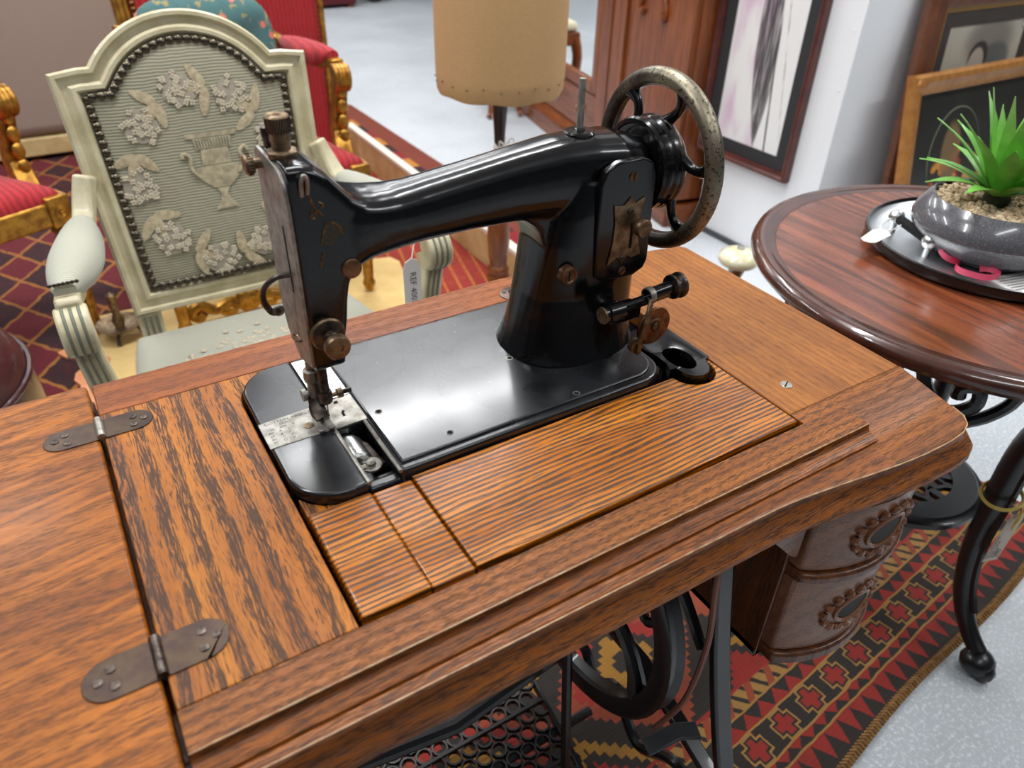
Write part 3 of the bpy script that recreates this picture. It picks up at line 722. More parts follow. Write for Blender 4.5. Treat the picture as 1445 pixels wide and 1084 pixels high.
tk = part('take_up_lever', MB().tube(catmull([(0.1400, 0.5545, 0.9140), (0.1260, 0.5580, 0.9130), (0.1160, 0.5660, 0.9020), (0.1140, 0.5690, 0.8880), (0.1190, 0.5680, 0.8770), (0.1250, 0.5665, 0.8790)], 5), 0.0034, 8, flat=(1.0, 0.7)), M['steel_dark'], SM)
part('lever_eye', MB().tube([(0.1240 + 0.0036 * math.cos(2 * PI * k / 14), 0.5665, 0.8780 + 0.0036 * math.sin(2 * PI * k / 14)) for k in range(14)], 0.0016, 6, closed=True), M['nickel'], tk)
# thumb screw on the left, presser screw on top
ts = part('thumb_screw', MB().lathe([(0.0040, 0.0), (0.0042, -0.006), (0.0072, -0.0062), (0.0080, -0.0075), (0.0080, -0.0115), (0.0072, -0.0130), (0.0050, -0.0135), (0.0001, -0.0125)], (0.1362, 0.5895, 0.9960), 'x', 22), M['brass_dull'], SM)
for k in range(22):
    a = 2 * PI * k / 22
    if k == 0: km = MB()
    km.box(0, 0.0001, 0, 0.0001, 0, 0.0001) if False else km.cyl((0.1285, 0.5895 + 0.0081 * math.cos(a), 0.9960 + 0.0081 * math.sin(a)), (0.1250, 0.5895 + 0.0081 * math.cos(a), 0.9960 + 0.0081 * math.sin(a)), 0.0006, seg=4)
part('knurling', km, M['steel_dark'], ts, kind='stuff')
TX, TY = 0.1478, 0.5660
pr = part('presser_screw', MB().lathe([(0.0105, 1.0065), (0.0105, 1.0100), (0.0092, 1.0115), (0.0072, 1.0120), (0.0070, 1.0175), (0.0078, 1.0180), (0.0078, 1.0240), (0.0088, 1.0245), (0.0090, 1.0360), (0.0082, 1.0370), (0.0070, 1.0365), (0.0055, 1.0350), (0.0001, 1.0345)], (TX, TY, 0), 'z', 24), M['brass_dull'], SM)
hexp = [(TX + 0.0125 * math.cos(PI / 3 * k + 0.3), TY + 0.0125 * math.sin(PI / 3 * k + 0.3)) for k in range(6)]
part('hex_nut', MB().prism(hexp, 1.0062, 1.0110), M['brass_dull'], pr, bev=0.0008)
km = MB()
for k in range(26):
    a = 2 * PI * k / 26; a2 = a + 0.35
    km.cyl((TX + 0.0090 * math.cos(a), TY + 0.0090 * math.sin(a), 1.0250), (TX + 0.0091 * math.cos(a2), TY + 0.0091 * math.sin(a2), 1.0355), 0.0006, seg=4)
part('knurling', km, M['steel_dark'], pr, kind='stuff')
part('rear_stud', MB().lathe([(0.0038, 1.0060), (0.0040, 1.0150), (0.0046, 1.0155), (0.0046, 1.0230), (0.0001, 1.0235)], (0.1440, 0.5880, 0), 'z', 14), M['steel_dark'], SM)
# thread guide loop and big screw on the front of the head
part('thread_guide', MB().tube(catmull([(0.1480, 0.5315, 0.9860), (0.1480, 0.5275, 0.9980), (0.1500, 0.5265, 1.0030), (0.1525, 0.5275, 0.9985), (0.1525, 0.5315, 0.9870)], 5), 0.0016, 8), M['nickel'], SM)
bc = part('head_cap_screw', MB().lathe([(0.0088, 0.0), (0.0088, -0.0020), (0.0080, -0.0030), (0.0001, -0.0032)], (0.1800, 0.5330, 0.9190), 'y', 24), M['copper'], SM)
# gold transfer on the head
dc = MB()
for pth in ([(0.1535, 0.985), (0.1560, 0.977), (0.1590, 0.972), (0.1620, 0.968)], [(0.1540, 0.974), (0.1525, 0.970), (0.1545, 0.967), (0.1570, 0.969), (0.1560, 0.972)], [(0.160, 0.979), (0.163, 0.977), (0.162, 0.974)],
            [(0.164, 0.960), (0.160, 0.952), (0.158, 0.945)], [(0.168, 0.962), (0.174, 0.956), (0.176, 0.950)], [(0.158, 0.938), (0.156, 0.930), (0.155, 0.926)]):
    dc.tube([(x, 0.5316, z) for x, z in catmull([(a, b) for a, b in pth], 4)] if False else [(q[0], 0.5318, q[1]) for q in catmull([(a, b, 0) for a, b in pth], 4)], 0.0008, 5)
part('gold_transfer', dc, M['gold_decal'], SM, kind='stuff')
part('teal_transfer', MB().prism([(0.1620, 0.9625), (0.1700, 0.9630), (0.1770, 0.9570), (0.1745, 0.9500), (0.1660, 0.9420), (0.1600, 0.9430), (0.1590, 0.9520)], 0.5315, 0.5330, 'y'), M['teal_decal'], SM, smooth=0)
# tension assembly
tc = (0.1525, 0.5330, 0.8650)
te = part('tension_unit', MB().lathe([(0.0150, 0.0), (0.0152, -0.003), (0.0140, -0.0045), (0.0060, -0.005)], tc, 'y', 28), M['brass_dull'], SM)
part('tension_disc', MB().lathe([(0.0125, -0.0050), (0.0130, -0.0058), (0.0060, -0.0085)], tc, 'y', 28), M['steel_dark'], te)
part('tension_spring', MB().tube([(tc[0] + 0.0055 * math.cos(k * 0.7), tc[1] - 0.0080 - k * 0.00032, tc[2] + 0.0055 * math.sin(k * 0.7)) for k in range(40)], 0.0008, 5), M['steel_dark'], te)
nt_ = part('tension_nut', MB().lathe([(0.0070, -0.0200), (0.0100, -0.0205), (0.0108, -0.0220), (0.0108, -0.0270), (0.0100, -0.0285), (0.0040, -0.0290), (0.0035, -0.0275), (0.0001, -0.0275)], tc, 'y', 26), M['brass_dull'], te)
part('tension_stud', MB().cyl((tc[0], tc[1], tc[2]), (tc[0], tc[1] - 0.0265, tc[2]), 0.0030, seg=12), M['steel_dark'], te)
part('tension_lever', MB().prism([(0.1450, 0.8600), (0.1600, 0.8590), (0.1615, 0.8480), (0.1590, 0.8420), (0.1550, 0.8395), (0.1510, 0.8420), (0.1490, 0.8480)], 0.5270, 0.5325, 'y'), M['brass_dull'], te, bev=0.001)
# bars, clamp, foot
BX, BY = 0.1475, 0.5560
part('needle_bar', MB().lathe([(0.0048, 0.832), (0.0048, 0.800), (0.0046, 0.790), (0.0030, 0.7875)], (BX, BY - 0.006, 0), 'z', 14), M['steel_dark'], SM)
pb = part('presser_bar', MB().lathe([(0.0042, 0.840), (0.0042, 0.816), (0.0072, 0.815), (0.0076, 0.806), (0.0066, 0.803), (0.0056, 0.802), (0.0056, 0.792), (0.0066, 0.790), (0.0066, 0.785), (0.0044, 0.784)], (0.1410, BY + 0.005, 0), 'z', 16), M['nickel'], SM)
cl = part('needle_clamp', MB().lathe([(0.0060, 0.7960), (0.0066, 0.7940), (0.0066, 0.7850), (0.0050, 0.7830)], (BX, BY - 0.006, 0), 'z', 14), M['steel_dark'], SM)
part('clamp_screw', MB().lathe([(0.0022, 0.0), (0.0022, 0.007), (0.0048, 0.0072), (0.0048, 0.012), (0.0030, 0.0122)], (BX + 0.004, BY - 0.006, 0.7890), 'x', 14), M['brass_dull'], cl)
part('clamp_wing', MB().box(BX + 0.0150, BX + 0.0250, BY - 0.0072, BY - 0.0048, 0.7865, 0.7915), M['steel_dark'], cl, bev=0.0008)
part('needle', MB().cyl((BX, BY - 0.008, 0.7850), (BX - 0.001, BY - 0.012, 0.7695), 0.0010, 0.0005, 8), M['bright'], SM)
ft = part('presser_foot', MB().tube(catmull([(0.1410, 0.5610, 0.792), (0.1400, 0.5560, 0.783), (0.1390, 0.5500, 0.776), (0.1400, 0.5420, 0.7718)], 4), [0.0046] * 6 + [0.0050] * 7, 8, flat=(1.5, 0.8)), M['steel_dark'], SM)
for xx in (0.1340, 0.1430):
    part('foot_toe', MB().bar([(xx + 0.001, 0.5480, 0.7725), (xx, 0.5380, 0.7702), (xx, 0.5290, 0.7705), (xx, 0.5240, 0.7730)], 0.0060, 0.0022, (0, 0, 1)), M['nickel'], ft, bev=0.0006)
part('foot_thumb', MB().lathe([(0.0030, 0), (0.0030, -0.004), (0.0058, -0.0042), (0.0058, -0.008), (0.0001, -0.0082)], (0.1375, 0.5610, 0.7900), 'x', 14), M['nickel'], ft)
# column cover plate with stitch regulator
cp = [(0.4210, 0.8560), (0.4310, 0.8500), (0.4700, 0.8470), (0.4840, 0.8530), (0.4880, 0.8620), (0.4850, 0.9500), (0.4800, 0.9640), (0.4680, 0.9700), (0.4380, 0.9700), (0.4250, 0.9640), (0.4190, 0.9500)]
cv = part('column_cover', MB().prism(cp, 0.5155, 0.5240, 'y'), M['japan'], SM, bev=0.002, seg=3)
rp = [(0.4340, 0.8670), (0.4460, 0.8740), (0.4520, 0.8660), (0.4580, 0.8740), (0.4640, 0.8700), (0.4755, 0.8715), (0.4700, 0.8900), (0.4700, 0.9100), (0.4730, 0.9320), (0.4620, 0.9270), (0.4560, 0.9345), (0.4480, 0.9270), (0.4360, 0.9290), (0.4390, 0.9100), (0.4385, 0.8880)]
rg = part('stitch_regulator', MB().prism(rp, 0.5138, 0.5156, 'y'), M['brass_dull'], SM, bev=0.0003)
part('regulator_slot', MB().box(0.4590, 0.4622, 0.5134, 0.5139, 0.8810, 0.9080), M['black'], rg, smooth=0)
part('regulator_knob', MB().lathe([(0.0040, 0), (0.0040, -0.006), (0.0088, -0.0065), (0.0092, -0.0080), (0.0092, -0.0140), (0.0082, -0.0155), (0.0060, -0.0150), (0.0045, -0.0158), (0.0001, -0.0158)], (0.4640, 0.5138, 0.9060), 'y', 26), M['brass_dull'], rg)
def yscrew(x, y, z, r, mat, par, ang):
    o = part('screw', MB().lathe([(r, 0.0003), (r, -0.0008), (r * 0.8, -0.0013), (0.0001, -0.0013)], (x, y, z), 'y', 16, cap=False), mat, par)
    c, s = math.cos(ang), math.sin(ang); w = r * 0.13; Lh = r * 0.85
    if par.parent is None or par.parent.parent is None and par == SM:
        P = [(x + c * Lh - s * w, z + s * Lh + c * w), (x - c * Lh - s * w, z - s * Lh + c * w), (x - c * Lh + s * w, z - s * Lh - c * w), (x + c * Lh + s * w, z + s * Lh - c * w)]
        part('screw_slot', MB().prism(P, y - 0.0016, y - 0.0013, 'y'), M['black'], o, smooth=0)
    return o
yscrew(0.4560, 0.5138, 0.9200, 0.0036, M['steel_dark'], SM, 0.3); yscrew(0.4520, 0.5138, 0.8720, 0.0026, M['steel_dark'], SM, 1.0)
yscrew(0.4560, 0.5155, 0.9540, 0.0046, M['copper'], SM, 1.4); yscrew(0.4550, 0.5155, 0.8570, 0.0046, M['copper'], SM, 0.3)
bl = part('column_bolt', MB().lathe([(0.0098, 0.002), (0.0098, -0.0050), (0.0090, -0.0064), (0.0068, -0.0064), (0.0060, -0.0052), (0.0001, -0.0052)], (0.3905, 0.5215, 0.8660), 'y', 24), M['copper'], SM)
part('bolt_slot', MB().box(0.3897, 0.3913, 0.5160, 0.5164, 0.8610, 0.8710), M['black'], bl, smooth=0)
# spool pin on a capped boss
sp = part('spool_pin', MB().lathe([(0.0034, 0.985), (0.0034, 1.0330), (0.0030, 1.0350), (0.0001, 1.0352)], (0.4240, AY - 0.002, 0), 'z', 12), M['nickel'], SM)
part('pin_boss', MB().lathe([(0.0150, 0.9835), (0.0150, 0.9875), (0.0135, 0.9890), (0.0060, 0.9893), (0.0050, 0.9910), (0.0032, 0.9915)], (0.4240, AY - 0.002, 0), 'z', 28), M['japan'], sp)
# hand wheel
HX, HY, HZ, HR = 0.5240, 0.5605, 0.9448, 0.0900
hw = part('hand_wheel', MB().tube([(HX, HY + (HR - 0.0085) * math.cos(2 * PI * k / 72), HZ + (HR - 0.0085) * math.sin(2 * PI * k / 72)) for k in range(72)], 0.0095, 16, closed=True, flat=(0.92, 1.0)), M['rim'], SM, smooth=60)
part('rim_web', MB().lathe([(HR - 0.017, -0.003), (HR - 0.010, -0.003), (HR - 0.010, 0.003), (HR - 0.017, 0.003), (HR - 0.017, -0.003)], (HX, HY, HZ), 'x', 48, cap=False), M['japan'], hw)
for k in range(6):
    a = 2 * PI * k / 6 + 0.62
    pth = []; rr = []
    for j in range(8):
        r = 0.036 + (HR - 0.050) * j / 7; aa = a + 0.28 * math.sin(PI * j / 7) * 0.6 + 0.25 * j / 7
        pth.append((HX - 0.004 + 0.004 * j / 7, HY + r * math.cos(aa), HZ + r * math.sin(aa))); rr.append([0.0088, 0.0072, 0.0060, 0.0053, 0.0052, 0.0056, 0.0068, 0.0092][j])
    part('wheel_spoke', MB().tube(pth, rr, 10, flat=(1.0, 0.8), up=(1, 0, 0)), M['japan'], hw, smooth=60)
part('pulley_drum', MB().lathe([(0.020, -0.0295), (0.0400, -0.0290), (0.0415, -0.0300), (0.0450, -0.0295), (0.0468, -0.0270), (0.0468, -0.0200), (0.0440, -0.0175), (0.0440, -0.0150), (0.0462, -0.0120), (0.0465, -0.007), (0.0465, -0.003), (0.0440, 0.000), (0.0370, 0.008), (0.028, 0.012), (0.018, 0.013), (0.0001, 0.013)], (HX, HY, HZ), 'x', 44), M['japan'], hw, smooth=30)
part('drum_band', MB().lathe([(0.0466, -0.0080), (0.0472, -0.0070), (0.0472, -0.0035), (0.0466, -0.0025)], (HX, HY, HZ), 'x', 44, cap=False), M['steel_dark'], hw)
part('shaft_collar', MB().lathe([(0.021, -0.044), (0.0235, -0.042), (0.0235, -0.034), (0.022, -0.0285)], (HX, HY, HZ), 'x', 28), M['copper'], hw)
part('stop_screw', MB().lathe([(0.0038, -0.0335), (0.0038, -0.0355), (0.0001, -0.0356)], (HX + 0.006, HY - 0.014, HZ + 0.030), 'x', 12), M['black'], hw)
# bobbin winder on the right of the column
bwY = 0.486
bw = part('bobbin_winder', MB().cyl((0.424, bwY + 0.004, 0.8300), (0.500, bwY, 0.8360), 0.0055, seg=16).cyl((0.440, 0.50, 0.822), (0.440, 0.530, 0.815), 0.010, seg=14).box(0.430, 0.462, 0.487, 0.505, 0.815, 0.829), M['japan'], SM, bev=0.001)
part('winder_sleeve', MB().cyl((0.466, bwY, 0.8385), (0.497, bwY, 0.8405), 0.0072, seg=16), M['japan'], bw)
part('winder_pulley', MB().lathe([(0.0060, 0.0), (0.0125, 0.0005), (0.0130, 0.003), (0.0100, 0.0055), (0.0100, 0.0075), (0.0135, 0.010), (0.0135, 0.013), (0.0115, 0.0145), (0.0001, 0.0145)], (0.497, bwY, 0.8405), 'x', 26), M['steel_dark'], bw)
part('winder_collar', MB().lathe([(0.0085, 0), (0.0090, 0.002), (0.0090, 0.006), (0.0075, 0.007)], (0.466, bwY, 0.8385), 'x', 20), M['nickel'], bw)
part('latch_barrel', MB().lathe([(0.0045, -0.014), (0.0085, -0.013), (0.0085, -0.010), (0.0060, -0.009), (0.0090, -0.007), (0.0090, 0.010), (0.0045, 0.012)], (0.4220, bwY - 0.004, 0.8345), 'x', 20), M['japan'], bw)
part('latch_cap', MB().lathe([(0.0084, -0.0150), (0.0086, -0.0130), (0.0060, -0.0120)], (0.4220, bwY - 0.004, 0.8345), 'x', 20), M['brass_dull'], bw)
cm = (0.4700, bwY - 0.012, 0.8090)
part('heart_cam', MB().lathe([(0.0001, -0.001), (0.0205, -0.001), (0.0210, 0.0), (0.0205, 0.002), (0.0001, 0.002)], cm, 'y', 36), M['copper'], bw)
part('cam_face', MB().lathe([(0.0145, 0.0), (0.0145, -0.003), (0.0135, -0.0038), (0.0001, -0.0038)], (cm[0] - 0.002, cm[1], cm[2] - 0.004), 'y', 30), M['copper'], bw)
part('cam_stud', MB().lathe([(0.0052, -0.0030), (0.0052, -0.0060), (0.0042, -0.0068), (0.0001, -0.0068)], (cm[0] - 0.002, cm[1], cm[2] + 0.002), 'y', 18), M['steel_dark'], bw)
part('winder_lever', MB().bar([(0.4640, bwY - 0.010, 0.8400), (0.4560, bwY - 0.016, 0.8220), (0.4500, bwY - 0.018, 0.8040), (0.4460, bwY - 0.016, 0.7960)], 0.0055, 0.0030, (0, 1, 0)), M['brass_dull'], bw, bev=0.0008)
part('lever_wing', MB().lathe([(0.0030, 0.006), (0.0070, 0.005), (0.0075, 0.0), (0.0075, -0.003), (0.0001, -0.0035)], (0.4470, bwY - 0.014, 0.7930), 'y', 16).box(0.4450, 0.4500, bwY - 0.0200, bwY - 0.0175, 0.7860, 0.7980), M['brass_dull'], bw)
# ------------------------------------------------------------------ more materials
M['cream_paint'] = plain('aged cream paint', srgb(208, 198, 166), rough=0.42, c2=srgb(184, 172, 136), vscale=24, coat=0.1)
M['groove'] = plain('grey green painted groove', srgb(112, 116, 100), rough=0.5)
M['gilt'] = plain('rubbed gilding', srgb(196, 146, 58), rough=0.34, metal=0.75, c2=srgb(132, 88, 34), vscale=45, bump=0.25, bscale=90)
M['nail'] = plain('dark bronze nail heads', srgb(86, 78, 66), rough=0.3, metal=0.9)
M['nail_b'] = plain('dull brass nail heads', srgb(120, 92, 52), rough=0.35, metal=0.9)
def ribbed(name, c1, c2, freq, axis, vs=40):
    m = Mat(name); p = dict(zip('xyz', m.pos()))
    a = (p[axis] * freq + m.noise(scale=vs, detail=2) * 0.9).frac()
    st = a.step(0.15, 0.5) * (1.0 - a.step(0.6, 0.98))
    m.set(color=m.mix(c2, c1, st * 0.75 + m.noise(scale=9, detail=3) * 0.25), rough=0.9, sheen=0.2)
    m.bump(st + m.noise(scale=600) * 0.4, 0.35, 0.0012)
    return m.m
M['tapestry'] = ribbed('ribbed sage tapestry', srgb(178, 172, 146), srgb(122, 120, 100), 190, 'z')
M['tapestry_seat'] = ribbed('ribbed sage seat cloth', srgb(188, 186, 168), srgb(156, 156, 140), 200, 'y')
M['red_velvet'] = ribbed('ribbed red velvet', srgb(186, 38, 44), srgb(140, 22, 30), 60, 'x')
M['leafbeige'] = plain('woven beige leaf', srgb(196, 182, 148), 0.9, c2=srgb(164, 146, 118), vscale=120)
M['blossom'] = plain('woven cream blossom', srgb(204, 194, 168), 0.9, c2=srgb(178, 164, 144), vscale=200)
M['mauve'] = plain('woven mauve ground', srgb(156, 144, 130), 0.9, c2=srgb(168, 160, 142), vscale=120)
M['urn'] = plain('woven stone urn', srgb(190, 178, 146), 0.9, c2=srgb(150, 138, 112), vscale=70)
M['linen'] = plain('greige linen', srgb(164, 146, 132), 0.95, c2=srgb(150, 132, 120), vscale=300, bump=0.2, bscale=500)
M['pine'] = plain('yellow pine', srgb(212, 190, 138), 0.5, c2=srgb(190, 162, 108), vscale=12)
M['whitepaint'] = plain('cream white paint', srgb(232, 226, 208), 0.45)
M['paper'] = plain('white card', srgb(232, 230, 226), 0.7)
M['print'] = plain('black print', (0.02, 0.02, 0.022), 0.7)
M['mahog'] = wood('red mahogany', 'z', srgb(146, 78, 34), srgb(112, 56, 22), srgb(62, 28, 12), freq=20, sf=120, sk=6, line=0.35, pore=0.3, seed=3.3, rough=0.32, coat=0.3)
M['mahog_x'] = wood('red mahogany rail', 'x', srgb(140, 74, 32), srgb(108, 54, 22), srgb(60, 28, 12), freq=20, sf=120, sk=6, line=0.35, pore=0.3, seed=5.1, rough=0.32, coat=0.3)
M['walnut'] = wood('striped mahogany top', 'y', srgb(146, 78, 46), srgb(104, 48, 28), srgb(52, 24, 16), freq=16, warp=0.004, along=1.5, across=9, sf=60, sk=4, line=0.6, pore=0.35, seed=2.9, rough=0.24, coat=0.6, pfreq=700)
M['walnut_rim'] = plain('dark polished mahogany rim', srgb(84, 46, 34), rough=0.24, c2=srgb(58, 32, 26), vscale=18, coat=0.6)
M['mirror'] = Mat('mirror glass').set(color=(0.86, 0.88, 0.88), metal=1.0, rough=0.02).m

# ------------------------------------------------------------------ rugs
def kilim():
    m = Mat('woven kilim'); x, y, z = m.pos()
    u = x + (m.noise(scale=60, detail=2) - 0.5) * 0.006; v = y + (m.noise(scale=22, detail=2) - 0.5) * 0.008
    RED, DK, TAN, YEL, ORG = srgb(142, 42, 34), srgb(44, 38, 34), srgb(156, 116, 60), srgb(150, 106, 40), srgb(140, 64, 42)
    def tri(w, p):  # triangle wave 0..1
        return ((w / p).frac() - 0.5).abs() * 2.0
    def zig(lo, hi, p):
        t = (v - lo) * (1.0 / (hi - lo)); return (tri(u, p) * 0.9 + 0.05).gt(t)
    col = m.mix(RED, DK, zig(0.010, 0.054, 0.038))
    col = m.mix(col, m.mix(RED, DK, zig(0.056, 0.074, 0.035)), v.gt(0.055))
    # cross band
    cu = ((u / 0.075).frac() - 0.5).abs() * 0.075; cv = (v - 0.1015).abs()
    def cross(a, b): return cu.lt(a) * cv.lt(b) + cu.lt(b) * cv.lt(a) - cu.lt(min(a, b)) * cv.lt(min(a, b))
    cb = m.mix(DK, TAN, cross(0.026, 0.015)); cb = m.mix(cb, DK, cross(0.0225, 0.0115)); cb = m.mix(cb, RED, cross(0.019, 0.0075))
    col = m.mix(col, cb, v.gt(0.075))
    col = m.mix(col, m.mix(DK, RED, zig(0.131, 0.158, 0.04)), v.gt(0.130))
    lf = ((u + v * 0.7) / 0.028).frac(); lf2 = ((u - v * 0.7) / 0.056).frac()
    col = m.mix(col, m.mix(m.mix(TAN, DK, lf.lt(0.35)), ORG, lf2.lt(0.3)), v.gt(0.160))
    col = m.mix(col, RED, v.gt(0.190))
    # field: stepped diamonds with yellow key motifs
    fu = (((u / 0.34).frac() - 0.5).abs() * 0.34 / 0.012).floor() * 0.012; fv = ((((v - 0.20) / 0.30).frac() - 0.5).abs() * 0.30 / 0.012).floor() * 0.012
    dd = fu + fv
    fc = m.mix(RED, DK, dd.gt(0.15)); fc = m.mix(fc, ORG, dd.band(0.11, 0.15)); fc = m.mix(fc, YEL, dd.lt(0.055)); fc = m.mix(fc, DK, dd.band(0.055, 0.075)); fc = m.mix(fc, DK, dd.lt(0.02))
    fc = m.mix(fc, YEL, dd.band(0.205, 0.235)); fc = m.mix(fc, RED, dd.gt(0.26))
    col = m.mix(col, fc, v.gt(0.196))
    for ln in (0.0545, 0.0745, 0.1295, 0.159): col = m.mix(col, TAN, (v - ln).abs().lt(0.0018))
    col = m.mix(col, DK, v.band(0.006, 0.011))
    wv = m.noise(scale=900, detail=1)
    col = m.mix(col, DK, m.noise(scale=14, detail=4).step(0.5, 0.85) * 0.4)
    m.set(color=col, rough=0.95, sheen=0.1); m.bump(wv + (v * 900.0).sin() * 0.25, 0.4, 0.0015)
    return m.m
ka = math.atan2(0.118, 0.993)
kr = MB()
nu, nv = 60, 20
U0, U1, V1 = -1.25, 0.86, 0.95
rowv = []
for j in range(nv + 1):
    for i in range(nu + 1):
        uu = U0 + (U1 - U0) * i / nu; vv = V1 * j / nv
        wob = 0.006 * math.sin(uu * 9) * (1 - j / nv) if j < 2 else 0
        rowv.append((uu, vv + wob, 0.004 + 0.001 * math.sin(uu * 7 + vv * 5)))
kr.add(rowv, [(j * (nu + 1) + i, j * (nu + 1) + i + 1, (j + 1) * (nu + 1) + i + 1, (j + 1) * (nu + 1) + i) for j in range(nv) for i in range(nu)])
ktree = thing('kilim_rug', 'red and black geometric kilim with a row of crosses under the sewing table', 'rug', (0.829, 0.238, 0.0), ka)
part('woven_field', kr, kilim(), ktree, smooth=60)
fr_ = MB()
for k in range(260):
    uu = U0 + (U1 - U0) * k / 260
    wob = 0.006 * math.sin(uu * 9)
    fr_.tube([(uu, 0.006 + wob, 0.003), (uu + 0.004, 0.000 + wob, 0.009), (uu + 0.005, -0.007 + wob, 0.004)], 0.0038, 5)
part('bound_edge', fr_, plain('tan wool edging', srgb(158, 118, 66), 0.95, c2=srgb(112, 78, 44), vscale=90), ktree, kind='stuff')

def lattice():
    m = Mat('diamond lattice carpet'); x, y, z = m.pos()
    n = (m.noise(scale=30, detail=2) - 0.5) * 0.02
    a = (x * 0.95 + y * 0.62 + n) / 0.135; b = (x * 0.95 - y * 0.62 + n) / 0.135
    la = (a.frac() - 0.5).abs(); lb = (b.frac() - 0.5).abs()
    lines = la.gt(0.455) + lb.gt(0.455)
    cell = ((a.floor() + b.floor()) * 0.5).frac()
    mot = m.noise(scale=45, detail=4, rough=0.7)
    c1 = m.mix(srgb(112, 28, 36), srgb(76, 20, 28), mot); c2 = m.mix(srgb(50, 24, 28), srgb(88, 26, 32), mot.step(0.5, 0.7))
    col = m.mix(c1, c2, cell.gt(0.25))
    col = m.mix(col, srgb(152, 96, 44), lines.min(1.0))
    # coloured block border on the right edge
    bw_ = x.gt(1.28)
    blk = (y / 0.36).frac()
    bc = m.mix(srgb(132, 30, 34), srgb(52, 26, 28), blk.gt(0.33)); bc = m.mix(bc, srgb(178, 118, 44), blk.gt(0.66))
    bc = m.mix(bc, srgb(116, 52, 36), x.band(1.28, 1.315) + x.gt(1.44)); 
    col = m.mix(col, bc, bw_)
    stripe = m.mix(srgb(140, 42, 34), srgb(168, 96, 42), ((x - y * 0.25) / 0.05).frac().gt(0.8))
    col = m.mix(col, m.mix(stripe, srgb(150, 60, 36), mot.step(0.5, 0.65)), x.band(0.78, 1.28))
    m.set(color=col, rough=0.95); m.bump(m.noise(scale=500), 0.3, 0.002)
    return m.m
cpt = single('lattice_carpet', MB().box(-1.15, 1.545, 1.80, 4.25, 0.001, 0.012), lattice(), 'dark red diamond lattice carpet under the gilt armchairs', 'carpet', loc=(0.0, 0, 0), bev=0.003)

